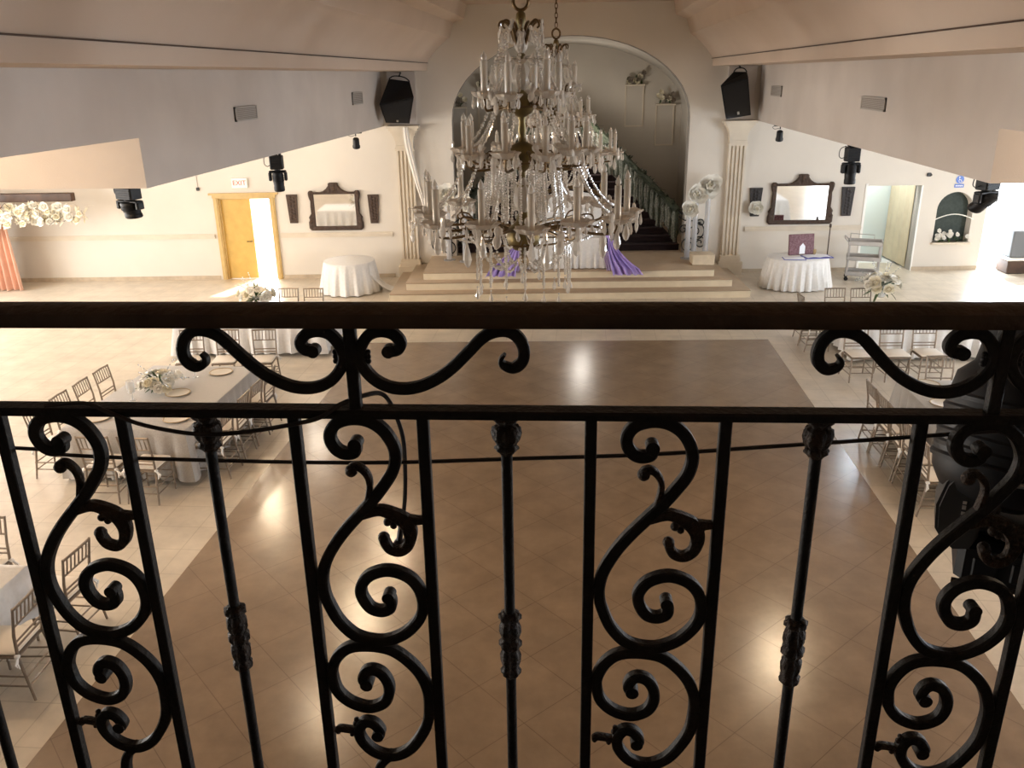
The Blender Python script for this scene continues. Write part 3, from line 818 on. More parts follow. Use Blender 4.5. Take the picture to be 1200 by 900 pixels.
# ------------------------------------------------------------------ carved mirrors and tapered plaques
def mirror(label, u0, z0, w, h):
    r = thing('carved_mirror', label, 'mirror', W(u0,-.012,z0), AW)
    # outer outline with shoulders, ears and a crest
    hw = w/2
    half = [(0,h),(.09,h),(.13,h-.02),(.12,h-.06),(.15,h-.10),(.19,h-.15),(.28,h-.21),(.36,h-.235),(hw-.14,h-.235),(hw-.12,h-.20),(hw-.05,h-.20),(hw-.02,h-.23),(hw-.01,h-.30),(hw-.03,h-.40),(hw-.055,h-.46),(hw-.045,h-.60),(hw-.05,.44),(hw-.02,.40),(hw+.02,.34),(hw+.0,.28),(hw+.03,.20),(hw+.03,.06),(hw-.03,.0)]
    out = half + [(-x,z) for x,z in reversed(half[1:])]
    ix, iz0, iz1 = hw-.155, .115, h-.295
    def inner(x,z):
        # nearest point on the opening, by angle
        cx, cz = 0, (iz0+iz1)/2
        dx, dz = x-cx, z-cz
        k = min(ix/abs(dx) if abs(dx)>1e-6 else 1e9, ((iz1-iz0)/2)/abs(dz) if abs(dz)>1e-6 else 1e9)
        return (cx+dx*k, cz+dz*k)
    # densify so the inner edge keeps its corners
    ring = []
    for k in range(len(out)):
        a, b_ = out[k], out[(k+1)%len(out)]
        m_ = max(1,int(math.hypot(b_[0]-a[0],b_[1]-a[1])/.03))
        for j in range(m_): ring.append((a[0]+(b_[0]-a[0])*j/m_, a[1]+(b_[1]-a[1])*j/m_))
    n_ = len(ring); vs = []; fs = []
    inn = [inner(*p) for p in ring]
    corners = [(ix,iz0),(ix,iz1),(-ix,iz0),(-ix,iz1)]
    for c in corners:
        k = min(range(n_), key=lambda i:(inn[i][0]-c[0])**2+(inn[i][1]-c[1])**2); inn[k] = c
    for i in range(n_):
        o_, q = ring[i], inn[i]
        for t_,y in ((0,0.0),(0,-.035),(.2,-.07+.008*sin(i*1.9)),(.55,-.055+.012*sin(i*1.3+1)),(.85,-.06),(1,-.03),(1,0.)):
            vs.append((o_[0]+(q[0]-o_[0])*t_, y, o_[1]+(q[1]-o_[1])*t_))
    for i in range(n_):
        i2 = (i+1)%n_
        for j in range(6): fs.append((i*7+j, i*7+j+1, i2*7+j+1, i2*7+j))
    b = MB(); b.add(vs,fs); part(r,'frame',m_wood,b,ang=50)
    for (x,z,rr) in ((0,h-.07,.075),(-hw+.07,h-.26,.05),(hw-.07,h-.26,.05),(-hw+.03,.22,.05),(hw-.03,.22,.05),(0,h-.16,.06)):
        b = MB(); b.ball((x,-.055,z),rr,10,6,(1,.5,1))
        for k in range(6): a=PI*k/3; b.ball((x+rr*.8*cos(a),-.06,z+rr*.8*sin(a)),rr*.3,6,4,(1,.7,1))
        part(r,'carved_rosette',m_wood,b)
    r.rotation_euler = (.02,0,AW)
    g = MB(); g.box(-ix-.01,ix+.01,-.028,-.02,iz0-.01,iz1+.01); part(r,'mirror_glass',m_mirror,g)
    return r
mirror('carved dark wood mirror on the left end wall above the round table', -6.40, 1.27, 1.36, 1.22)
mirror('carved dark wood mirror on the right end wall above the gift table', 5.59, 1.26, 1.62, 1.27)
def plaque(label, u, z0, w0, w1, h, lean=0):
    r = thing('wall_plaque', label, 'wall plaque', W(u,0,z0), AW)
    b = MB(); b.prism([(-w0/2+lean,0),(w0/2+lean,0),(w1/2,h),(-w1/2,h)],-.06,0); part(r,'panel',m_wood if u < 0 else m_black,b)
    c = MB(); q = random.Random(int(u*10))
    for k in range(16):
        t_ = (k+.5)/16; c.ball(((-1)**k*.04+lean*(1-t_), -.06, .04+t_*(h-.08)), .035, 8, 5, (1,.5,1))
    part(r,'carving',m_wood if u < 0 else m_black,c)
plaque('tapered dark wood plaque left of the left carved mirror', -7.50, 1.47, .20, .28, .73)
plaque('tapered dark wood plaque right of the left carved mirror', -5.40, 1.44, .20, .28, .73)
plaque('tapered black plaque with a white paper flower over its foot', 4.42, 1.48, .22, .32, .72)
plaque('tapered black plaque between the right carved mirror and side doorway', 6.76, 1.46, .24, .32, .73)

def giant_flower(label, loc, r_, d, seed, group='big white paper flowers', m_=None):
    r = thing('paper_flower', label, 'paper flower', loc, 0, group)
    q = random.Random(seed)
    D = Vector(d).normalized(); Q = D.to_track_quat('Z','Y').to_matrix().to_4x4()
    for l,(n_,k_) in enumerate(((8,1.),(7,.80),(6,.58),(4,.36))):
        b = MB()
        for k in range(n_):
            petal(b, Q @ RZ(2*PI*k/n_+l*.4+q.uniform(-.1,.1)) @ T(0,r_*.04,r_*.06*l), r_*k_*q.uniform(.78,1.15), r_*q.uniform(.9,1.2)*k_, .40+.28*l+q.uniform(-.12,.15), 5)
        part(r,'petals',m_ or (m_cream if l==3 else m_petal),b,ang=70)
    b = MB(); b.ball((0,0,r_*.15), r_*.13, 8, 6, (1,1,.8), Q); part(r,'flower_heart',m_cream,b)
    return r
giant_flower('white paper flower on the end wall just right of the right pilaster', W(4.43,-.14,1.70), .21, (.0,-1,.15), 5)

# dark niche flowers and hoop
r = thing('niche_flowers', 'row of small white flowers and greenery on the niche sill', 'flowers', W(9.56,.10,.74), AW)
q = random.Random(3); fo = MB()
for k in range(40): leaf_mb(fo,(q.uniform(-.42,.42),q.uniform(-.16,.10),q.uniform(0,.1)),rdir(q),q.uniform(.10,.2),.05)
part(r,'foliage',m_leaf,fo)
for k in range(18):
    x = q.uniform(-.40,.42); b = MB(); blossom_mb(b,(x,-.14+q.uniform(-.05,.08),.08+q.uniform(0,.22)+.12*max(0,x)),.062,(q.uniform(-.3,.3),-1,.4),2,k); part(r,'blossom',m_petal,b,ang=60)
s = MB(); s.tube([(x_,-.02,z_) for x_,z_ in [(-.50+.1*k, .86+.16*sin(PI*(.5+k)/11)) for k in range(11)]],.013,6,T(*W(9.56,0,.74)) @ RZ(AW) @ T(0,0,-.30))
o = s.build('hoop', m_petal); tag(o, 'thin white curved hoop across the dark arched niche', 'hoop')
b = MB(); b.rbox(-.5,.5,-.12,.2,-.05,.0,.01,T(*W(9.56,0,.74))@RZ(AW)); struct(b.build('trim_3', m_trim))

# ------------------------------------------------------------------ left corner: beam, garland, curtain
r = thing('wooden_pergola', 'dark brown wooden pergola beam hung with white flowers in the left corner', 'pergola', W(-14.2,-.8,0), AW)
b = MB(); b.rbox(-1.4,1.45,-.10,.10,2.22,2.42,.01); part(r,'beam',m_beam,b)
for x in (-1.25,): 
    b = MB(); b.rbox(x-.05,x+.05,.25,.35,0,2.30,.01) if x>0 else b.rbox(x-.05,x+.05,-.05,.05,0,2.22,.01)
    part(r,'post',m_beam if x<0 else m_trim,b)
def curtain_fn(w,h,f,a0,a1):
    return lambda a,b: ((a-.5)*w*(.75+.25*(1-b)), .03+(a1+(a0-a1)*b)*sin(a*2*PI*f)+.02*sin(a*17), h*b)
b = MB(); b.grid(curtain_fn(1.0,2.2,6,.03,.09),90,10,None,.006)
tag(b.build('curtain', m_pink, loc=W(-14.85,-1.06,.03), rot=AW, ang=60), 'dusty pink pleated curtain at the far left under white flowers', 'curtain')
r = thing('flower_garland', 'cream and white flower garland trailing along the pergola beam', 'flowers', W(-14.2,-1.26,2.0), AW)
q = random.Random(9); fo = MB()
def gpt(t): return (-.85+2.75*t, q.uniform(-.1,.1), .20-.02*t - (1.0*(1-t/.2) if t<.2 else .18)+q.uniform(-.30,.22)*(1.2-.6*t))
for k in range(260):
    p_ = gpt(q.random()); leaf_mb(fo,p_,rdir(q,0),q.uniform(.10,.26),.05)
part(r,'foliage',m_cream,fo)
for k in range(98):
    t_ = q.random()**1.3 if k > 26 else q.uniform(0,.2); p_ = gpt(t_); b = MB(); blossom_mb(b,p_,q.uniform(.07,.13),(q.uniform(-.6,.6),-1,q.uniform(-.3,.6)),3,k+90); part(r,'blossom',m_petal if k%3 else m_cream,b,ang=60)
tw = MB()
for k in range(12):
    p_ = gpt(q.random()); d = rdir(q,0); tw.tube([p_,(p_[0]+d.x*.2,p_[1]+d.y*.1,p_[2]+d.z*.15),(p_[0]+d.x*.4,p_[1]+d.y*.2,p_[2]+d.z*.15-.1)],.007,5)
part(r,'twigs',m_beam,tw)

# ------------------------------------------------------------------ cloth-covered tables
def cloth_rect(mb, hx, hy, zt, zb, amp=.05, fl=.10, seed=0, M=None, fold=.16):
    q = random.Random(seed)
    P = []
    def edge(a, b_, n):
        for k in range(n): P.append(((a[0]+(b_[0]-a[0])*k/n, a[1]+(b_[1]-a[1])*k/n)))
    nx, ny = int(hx*2/.05), int(hy*2/.05)
    edge((-hx,-hy),(hx,-hy),nx); edge((hx,-hy),(hx,hy),ny); edge((hx,hy),(-hx,hy),nx); edge((-hx,hy),(-hx,-hy),ny)
    n = len(P); L = 0; vs = []; fs = []
    ph = [q.uniform(0,6) for _ in range(4)]
    lev = [(0,0),(.004,.004),(.012,.012),(.06,.03),(.16,.2),(.30,.45),(.46,.75),(.60,1.)]
    lev = [(0,0.),(.006,.004),(.012,.02)] + [(None,t) for t in (.12,.3,.5,.75,1.)]
    for li,(o_,t) in enumerate(lev):
        for k,(x,y) in enumerate(P):
            sgx = (1 if x>0 else -1); sgy = (1 if y>0 else -1)
            ex, ey = abs(abs(x)-hx)<1e-6, abs(abs(y)-hy)<1e-6
            d = Vector((sgx if ex else 0, sgy if ey else 0))
            dc = min(hx-abs(x)+ (0 if ey else 9), 9); dc2 = min(hy-abs(y)+(0 if ex else 9),9)
            near = max(0,1-min(dc,dc2)/.22)
            if near>0 and not(ex and ey): d = d + Vector((sgx*(0 if ex else 1), sgy*(0 if ey else 1)))*near*.8
            if d.length: d.normalize()
            s_ = (x if ey else y)
            w_ = amp*t*(sin(s_*2*PI/fold+ph[0])+.5*sin(s_*2*PI/(fold*.53)+ph[1]))
            off = (o_ if o_ is not None else .012 + fl*t*(.35+1.2*near)) + w_*(1-near*.6)*(.5)
            vs.append((x+d.x*off, y+d.y*off, zt-(zt-zb)*t))
    for li in range(len(lev)-1):
        for k in range(n):
            k2=(k+1)%n; fs.append((li*n+k2, li*n+k, (li+1)*n+k, (li+1)*n+k2))
    fs.append(tuple(range(n)))
    mb.add(vs,fs,M)
def cloth_round(mb, R_, zt, zb, nf=16, amp=.05, fl=.09, half=False, M=None):
    n = 160; vs=[]; fs=[]
    lev=[(R_,zt),(R_+.008,zt-.006)]+[(R_+.01+fl*t, zt-(zt-zb)*t) for t in (.15,.35,.6,.8,1.)]
    for li,(rr,z) in enumerate(lev):
        t=(zt-z)/(zt-zb)
        for k in range(n):
            a=2*PI*k/n; w_=amp*t*(sin(nf*a)+.4*sin(nf*2.3*a+1))
            x,y=(rr+w_)*cos(a),(rr+w_)*sin(a)
            if half and y>.02: y=.02
            vs.append((x,y,z))
    for li in range(len(lev)-1):
        for k in range(n):
            k2=(k+1)%n; fs.append((li*n+k2,li*n+k,(li+1)*n+k,(li+1)*n+k2))
    fs.append(tuple(range(n)))
    mb.add(vs,fs,M)
def rect_table(name, cx, cy, hx, hy, rot, lt, lc, cm, zb, seed, fl=.10):
    r = thing('banquet_table', lt, 'table', (cx,cy,0), rot, 'long banquet tables')
    b = MB(); b.rbox(-hx+.01,hx-.01,-hy+.01,hy-.01,.715,.75,.006); part(r,'tabletop',m_beam,b)
    for x in (-1,1):
        for y in (-1,1):
            b = MB(); b.tube([(x*(hx-.15),y*(hy-.15),0),(x*(hx-.15),y*(hy-.15),.715)],.016,10); part(r,'leg',m_metal,b)
    b = MB(); cloth_rect(b,hx,hy,.762,zb,.085,fl,seed,None,.24)
    tag(b.build('tablecloth',cm,loc=(cx,cy,0),rot=rot,ang=60), lc, 'tablecloth', 'cloths on the long tables')
rect_table('A',-5.92,10.88,.83,1.26,0,'long table under silver cloth left of the dance floor, set with flowers and plates','silver grey satin cloth on the long table at left with six chargers',m_clothT,.06,1,.07)
rect_table('B',-6.35,15.55,1.40,.60,AW,'table under white cloth at the far left, behind the row of facing chairs','white cloth on the far left table below the exit door',m_clothW,.06,2)
rect_table('C',-5.98,5.30,.83,1.12,0,'near table under white cloth at the left edge of the photo','white cloth corner on the near table at the left edge',m_clothW,.30,3)
rect_table('D',5.42,10.6,.83,1.30,0,'long table under silver cloth right of the dance floor','silver grey satin cloth on the long table at right beside the moving head',m_clothT,.10,4)
rect_table('E',6.25,15.7,1.35,.60,AW,'table under white cloth at the far right, behind three facing chairs','white cloth on the far right table behind the facing chairs',m_clothW,.06,5)

# round skirted table and gift table
r = thing('round_table','round table under white draped cloth below the left carved mirror','table',W(-5.86,-1.42,0),AW)
b = MB(); b.lathe([(.60,.715),(.60,.75)],40); part(r,'tabletop',m_beam,b)
b = MB(); b.lathe([(.30,0),(.28,.03),(.04,.05),(.04,.70),(.2,.715)],20); part(r,'pedestal',m_metal,b)
b = MB(); cloth_round(b,.615,.765,.02,15,.045,.12)
def tail(a,b_): return (.45+.75*b_+.0*a, -.10+(a-.5)*.5*(1-.3*b_), .03+.60*(1-b_)**2.2+.02*sin(a*15))
b.grid(tail,14,14,None,.006)
tag(b.build('tablecloth',m_clothW,loc=W(-5.86,-1.42,0),rot=AW,ang=60),'white draped cloth on the round table, trailing on the floor at right','tablecloth')
r = thing('gift_table','half-round table under pleated white skirt below the right carved mirror','table',W(5.12,-1.62,0),AW)
b = MB(); b.lathe([(.71,.70),(.71,.735)],40,SC(1,.74,1)); part(r,'tabletop',m_beam,b)
for x,y in ((-.45,-.2),(.45,-.2),(-.45,.25),(.45,.25)):
    b = MB(); b.tube([(x,y,0),(x,y,.70)],.016,8); part(r,'leg',m_metal,b)
b = MB(); cloth_round(b,.73,.748,.02,26,.055,.10,False,SC(1,.74,1))
tag(b.build('tablecloth',m_clothW,loc=W(5.12,-1.62,0),rot=AW,ang=60),'white pleated skirt cloth on the gift table','tablecloth')
def at_gift(x,y): p=W(5.10+x,-1.62+y,.751); return p
r = thing('gift_box','maroon patterned picture box standing on the gift table','gift box',at_gift(.16,.20),AW+.15)
b = MB(); b.rbox(-.32,.32,-.03,.03,0,.50,.008,RX(-.12)); part(r,'box',m_gift,b)
b = MB(); b.prism([(-.06,.02),(.08,.02),(.09,.2),(.03,.28),(-.05,.2)],-.036,-.03,RX(-.12)); part(r,'picture',m_paper,b,'pale figure shape')
r = thing('binder','open blue binder with white pages on the right of the gift table','binder',at_gift(.45,-.12),AW+.1)
b = MB(); b.rbox(-.34,.34,-.19,.19,0,.02,.005); part(r,'cover',m_book,b)
b = MB(); b.grid(lambda a,c:((a-.5)*.60,(c-.5)*.32,.021+.02*abs(sin(a*2*PI))),16,3,None,.004); part(r,'pages',m_paper,b)
r = thing('paper_sheet','white printed sheet lying on the left front of the gift table','paper',at_gift(-.15,-.28),AW-.1)
b = MB(); b.rbox(-.26,.26,-.17,.17,0,.012,.003); part(r,'backing',m_book,b); b = MB(); b.rbox(-.24,.24,-.15,.15,.012,.016,.001); part(r,'sheet',m_paper,b)
r = thing('candle_jar','small gold votive jar behind the binder on the gift table','candle',at_gift(.50,.25),0)
b = MB(); b.lathe([(.03,0),(.045,.02),(.05,.10),(.04,.12)],14); part(r,'jar',m_rim,b); b = MB(); b.tube([(0,0,.10),(0,0,.2)],.012,8); part(r,'candle',m_candle,b)
r = thing('signpost','thin dark pole standing by the wall behind the gift table','pole',W(6.22,-.55,0),AW)
b = MB(); b.lathe([(.10,0),(.10,.02),(.014,.03),(.014,1.25),(.03,1.26),(.03,1.33),(.014,1.35)],12); part(r,'pole',m_wood,b)

# service cart
r = thing('service_cart','grey three-shelf service cart against the right end wall','cart',W(6.98,-.98,0),AW-.35)
for z in (.14,.52,.90):
    b = MB(); b.rbox(-.40,.40,-.25,.25,z,z+.03,.008)
    for (x0,x1,y0,y1) in ((-.40,.40,-.25,-.23),(-.40,.40,.23,.25),(-.40,-.38,-.25,.25),(.38,.40,-.25,.25)): b.box(x0,x1,y0,y1,z+.02,z+.10)
    part(r,'shelf',m_cart,b)
for x in (-.36,.36):
    for y in (-.21,.21):
        b = MB(); b.rbox(x-.022,x+.022,y-.022,y+.022,.10,.92,.006); part(r,'post',m_cart,b)
        b = MB(); b.lathe([(.05,-.015),(.05,.015)],14,T(x,y,.05)@RX(PI/2)); b.box(x-.02,x+.02,y-.025,y+.025,.05,.12); part(r,'caster',m_blk,b)
b = MB(); b.tube(spline([(-.40,-.2,.98),(-.48,-.2,1.06),(-.48,.2,1.06),(-.40,.2,.98)],5),.016,8); part(r,'handle',m_cart,b)
b = MB(); b.tube([(-.36,-.21,.92),(-.36,-.21,1.12),(-.36,.21,1.12),(-.36,.21,.92)],.012,8); b.tube([(.2,.21,.92),(.2,.21,1.10),(-.36,.21,1.12)],.010,8); part(r,'rail',m_cart,b)

# tan curtain in the side doorway; dim box on its wall
b = MB(); b.grid(lambda a,c:((a-.5)*1.44,.012*sin(a*26),2.7*c),60,4,None,.008)
tag(b.build('curtain',m_tan,loc=W(8.60,1.00,.04),rot=AW+PI/2,ang=60),'plain tan curtain inside the side doorway at right','curtain')
b = MB(); b.rbox(0,.05,-.12,.12,0,.30,.01)
tag(b.build('wall_phone',m_white,loc=W(7.60,1.745,1.25),rot=AW-PI/2,ang=40),'pale box on the back wall inside the side doorway','phone')

# ------------------------------------------------------------------ chairs
def make_chair():
    r = thing('chiavari_chair','', 'chair')
    b = MB(); b.rbox(-.20,.20,-.20,.20,.415,.445,.008); part(r,'seat',m_chair,b)
    c = MB(); c.rbox(-.195,.195,-.19,.195,.445,.485,.016); part(r,'cushion',m_cush,c)
    for sx in (-1,1):
        l = MB(); l.tube([(sx*.19,.19,0),(sx*.185,.185,.42)],[.012,.015],8)
        for z in (.10,.30): l.lathe([(.013,z-.012),(.018,z),(.013,z+.012)],8,T(sx*.188,.188,0))
        part(r,'leg',m_chair,l)
        l = MB(); l.tube([(sx*.205,-.27,0),(sx*.19,-.20,.43)],[.012,.015],8); part(r,'leg',m_chair,l)
    b = MB()
    for sx in (-1,1): b.tube([(sx*.19,-.20,.41),(sx*.195,-.215,.65),(sx*.20,-.265,.92)],[.015,.014,.012],8); 
    b.tube([(-.20,-.262,.905),(0,-.272,.91),(.20,-.262,.905)],.014,8)
    for z,y in ((.735,-.232),(.58,-.210),(.53,-.206)): b.tube([(-.195,y,z),(.195,y,z)],.010,8)
    part(r,'back_frame',m_chair,b)
    b = MB()
    for k in range(6):
        x = -.145+.058*k; b.tube([(x,-.232,.735),(x,-.266,.905)],.0075,6)
    part(r,'back_slats',m_chair,b)
    b = MB()
    for sx in (-1,1):
        for z in (.14,.24): b.tube([(sx*.188,.187,z),(sx*.20,-.245,z)],.009,6)
    for z in (.17,.27): b.tube([(-.187,.187,z),(.187,.187,z)],.009,6); b.tube([(-.2,-.24,z-.03),(.2,-.24,z-.03)],.009,6)
    part(r,'stretchers',m_chair,b)
    for sx in (-1,1):
        b = MB(); b.ball((sx*.205,-.205,.45),.026,7,5,(1,1,.8))
        for dx,dz in ((.02,-.11),(.045,-.08)): b.tube([(sx*.205,-.21,.45),(sx*(.215+dx),-.215,.40),(sx*(.205+dx),-.22,.45+dz)],[.010,.011,.005],5)
        part(r,'ribbon_tie',m_ribbon,b)
    return r
chair0 = make_chair(); used = [False]
def chair(x, y, rot, label, group):
    if not used[0]:
        used[0] = True; chair0.location = (x,y,0); chair0.rotation_euler = (0,0,rot); chair0['label'] = label; chair0['group'] = group; return
    copy_thing(chair0, (x,y,0), rot, label, group)
ORD = ['nearest','second','third','fourth','fifth','sixth']
for k,y in enumerate((9.85,10.42,10.98,11.52)):
    chair(-7.0,y,-PI/2+rnd.uniform(-.06,.06), '%s chair from the near end along the left side of the left silver table' % ORD[k] if k else 'chair at the near end of the left side of the left silver table','chairs along the left silver table')
for k,y in enumerate((9.98,10.52,11.05,11.58)):
    chair(-4.90,y,PI/2+rnd.uniform(-.08,.08), '%s chair from the near end, left silver table, dance floor side' % ORD[k] if k else 'chair with white seat nearest on the dance floor side of the left silver table','chairs along the left silver table')
chair(-5.98,9.28,.03,'left one of two chairs at the near end of the left silver table','chairs along the left silver table')
chair(-5.44,9.28,-.04,'right one of two chairs at the near end of the left silver table','chairs along the left silver table')
for k,x in enumerate((-6.75,-6.12,-5.47)):
    chair(x,13.35+.03*k,PI+.12,('leftmost','middle','rightmost')[k]+' of three facing chairs in a row before the far left table','facing chairs at the far left')
for k,x in enumerate((-6.06,-5.53)):
    chair(x,16.42,PI+AW,('left','right')[k]+' one of two chair backs beyond the far left table, just above the handrail','chairs beyond the far left table')
chair(-4.93,5.72,PI/2+.05,'chair tucked in on the dance floor side of the near left-edge table','chairs around the near left-edge table')
chair(-4.93,6.50,PI/2-.05,'chair half hidden by the first iron bar at the near left-edge table','chairs around the near left-edge table')
chair(-5.95,6.78,PI,'chair at the far end of the near left-edge table','chairs around the near left-edge table')
for k,y in enumerate((11.28,10.81,10.34,9.87,9.40)):
    chair(4.27,y,-PI/2+rnd.uniform(-.03,.03),'%s chair from the far end along the right silver table' % ORD[k] if k else 'farthest chair along the dance floor side of the right silver table','chairs along the right silver table')
chair(5.42,12.30,PI,'chair at the far end of the right silver table','chairs along the right silver table')
for k,x in enumerate((4.72,5.32,5.88)):
    chair(x,14.05+.04*k,PI+.06,('leftmost','middle','rightmost')[k]+' of three facing chairs in a row before the far right table','facing chairs at the far right')
for k,(x,y) in enumerate(((4.45,15.75),(4.5,16.35))):
    chair(x,y,-PI/2+AW,('near','far')[k]+' one of two chairs at the left end of the far right table','chairs at the far right table')
for k,x in enumerate((5.05,5.55)):
    chair(x,16.60,PI+AW,('left','right')[k]+' one of two chair backs beyond the far right table, just above the handrail','chairs beyond the far right table')

# ------------------------------------------------------------------ on the tables
pl0 = [None]
def plate(x,y,label,group):
    if pl0[0] is None:
        r = thing('charger_plate',label,'plate',(x,y,.763),0,group)
        b = MB(); b.lathe([(.10,0),(.13,.006),(.165,.012),(.165,.018),(.125,.012),(.10,.009),(0.0,.009)],32); part(r,'plate',m_plate,b)
        b = MB(); b.lathe([(.160,.012),(.176,.014),(.178,.020),(.170,.024),(.158,.020),(.160,.012)],36,None,0,0,False); part(r,'rim',m_rim,b,'beaded gold rim')
        pl0[0] = r; return
    copy_thing(pl0[0],(x,y,.763),0,label,group)
for (x,y,l) in ((-5.36,9.98,'nearest plate on the right side of the left silver table, below the middle rail'),(-5.78,10.92,'plate just right of the flowers on the left silver table'),(-5.52,11.84,'plate at the far right corner of the left silver table'),
                (-6.45,9.95,'nearest plate on the left side of the left silver table'),(-6.46,11.75,'plate beyond the flowers at the far left corner of the left silver table')):
    plate(x,y,l,'chargers on the left silver table')
for (x,y,l) in ((4.86,10.95,'plate at the near left of the white roses on the right silver table'),(4.92,11.70,'plate at the far left corner of the right silver table'),(4.86,10.0,'plate on the right silver table hidden behind the middle rail')):
    plate(x,y,l,'chargers on the right silver table')
def candle_glass(x,y,label):
    r = thing('candle_glass',label,'candle holder',(x,y,.763),0,'candle glasses on the tables')
    b = MB(); b.lathe([(.045,0),(.045,.01),(.012,.02),(.012,.10),(.05,.13),(.06,.24),(.052,.30)],16); part(r,'glass',m_glass,b)
    b = MB(); b.lathe([(.035,.135),(.035,.19),(.004,.195),(.004,.21)],12); part(r,'candle',m_candle,b)
candle_glass(-6.30,10.62,'clear candle glass left of the flowers on the left silver table')
candle_glass(-5.83,11.62,'small clear candle glass beyond the flowers on the left silver table')
centrepiece('white roses with dark greenery in the middle of the left silver table',(-6.08,11.02,.763),1,20,.24,(1.25,1.1,.65),8,h=.12,br=.085)
centrepiece('white flowers with clear sprays on the far left table below the exit door',W(-6.82,-5.85,.763),2,20,.28,(1.2,1,.6),12,h=.22,br=.09)
centrepiece('low cream rose cluster on the right silver table beside the moving head',(5.36,11.02,.763),4,18,.20,(1.4,1.1,.35),0,h=.08,br=.075)
centrepiece('white lilies with clear sprays on the far right table, below the service cart',W(5.50,-5.70,.763),3,26,.30,(1.15,1,.65),12,h=.24,br=.115)

# ------------------------------------------------------------------ stage: stair, garlands, sweetheart table, flowers
U0 = -.37
NS = 16
def half_w(n): return max(.62, 2.96-.60*0 - .172*n) if n < 14 else .62
SR, ST, SV = .17, .28, .36
st = thing('staircase','dark maroon carpeted staircase narrowing upward inside the stage arch','staircase',W(U0,0,.55),AW)
for k in range(NS):
    h_ = half_w(k); v0 = SV+ST*k
    b = MB(); b.rbox(-h_,h_,v0,V1-.02,SR*k,SR*(k+1)-.012,.006)
    if k < 14:
        b2 = MB(); b2.rbox(-h_-.005,h_+.005,v0-.015,v0+ST+.02,SR*(k+1)-.03,SR*(k+1),.008)
        o = part(st,'step',m_maroon,b); p = part(o,'nosing',m_maroon2,b2)
    else: part(st,'landing' if k == 15 else 'step',m_maroon,b)
for sg,nm in ((1,'right'),(-1,'left')):
    rr = thing('stair_railing','black iron stair railing with a scrolled end at the %s of the stage stair' % nm,'railing',W(U0,0,.55),AW)
    path = [(sg*(half_w(n)-.05), SV+ST*n+.12, SR*(n+1)+.86) for n in range(0,14)]
    b = MB(); b.tube([(sg*3.18,.22,.80)]+path+[(sg*.57,SV+ST*15,SR*15+.9)],.026,8); part(rr,'handrail',m_iron,b)
    for n in range(0,14):
        x,y,z = path[n]; b = MB(); b.tube([(x,y,SR*(n+1)-.01),(x,y,z)],.013,6); part(rr,'baluster',m_iron,b)
    b = MB()
    def spiral(cx,cz,r0,turns,dirn,a0): return [(cx+r0*(1-t*.8)*cos(a0+dirn*turns*2*PI*t), cz+r0*(1-t*.8)*sin(a0+dirn*turns*2*PI*t)) for t in [k/30 for k in range(31)]]
    for (cx,cz,r0,tn,dn,a0) in ((3.28,.55,.27,1.6,-1,1.6),(3.12,.20,.20,1.5,1,1.2),(3.42,.27,.16,1.4,-1,2.),(2.98,.62,.13,1.3,1,0.),(3.42,.78,.12,1.3,-1,4.)):
        b.band([(sg*x,z) for x,z in spiral(cx,cz,r0,tn,dn,a0)],.028,.028,-.05)
    b.band([(sg*2.85,.95),(sg*3.0,.85),(sg*3.2,.84),(sg*3.4,.74)],.03,.03,-.05)
    b.band([(sg*3.05,0),(sg*3.05,.8)],.03,.03,-.05)
    part(rr,'end_scroll',m_iron,b)
    # garland hung along the railing
    g = thing('stair_garland','leafy garland with pale hanging strands along the %s stair railing' % nm,'garland',W(U0,0,.55),AW)
    q = random.Random(30+sg)
    b = MB()
    gp = path+[(sg*.60,SV+ST*14.5,SR*15+.9)]
    b.tube([(x,y-.02,z+.0) for x,y,z in gp],[.085+.02*sin(i*2.1) for i in range(len(gp))],8)
    for k in range(420):
        t_ = q.random()*(len(gp)-1.001); i = int(t_); f_ = t_-i
        p_ = [gp[i][j]*(1-f_)+gp[i+1][j]*f_ for j in range(3)]; leaf_mb(b,p_,rdir(q,0),q.uniform(.12,.26),.085)
    part(g,'greenery',m_garl,b)
    for k in range(60):
        t_ = (k+.5)/60*(len(gp)-1.001); i = int(t_); f_ = t_-i
        p_ = [gp[i][j]*(1-f_)+gp[i+1][j]*f_ for j in range(3)]
        L_ = q.uniform(.66,1.0); w_ = q.uniform(.030,.055)
        b = MB(); b.tube([(p_[0]+q.uniform(-.02,.02),p_[1]-.04+q.uniform(-.02,.02),p_[2]-L_*j/6+.02) for j in range(7)],[w_*(.75+.35*q.random())*(1-.25*(j==6)) for j in range(7)],6)
        part(g,'hanging_strand',m_strand if k%3 else m_garl,b)
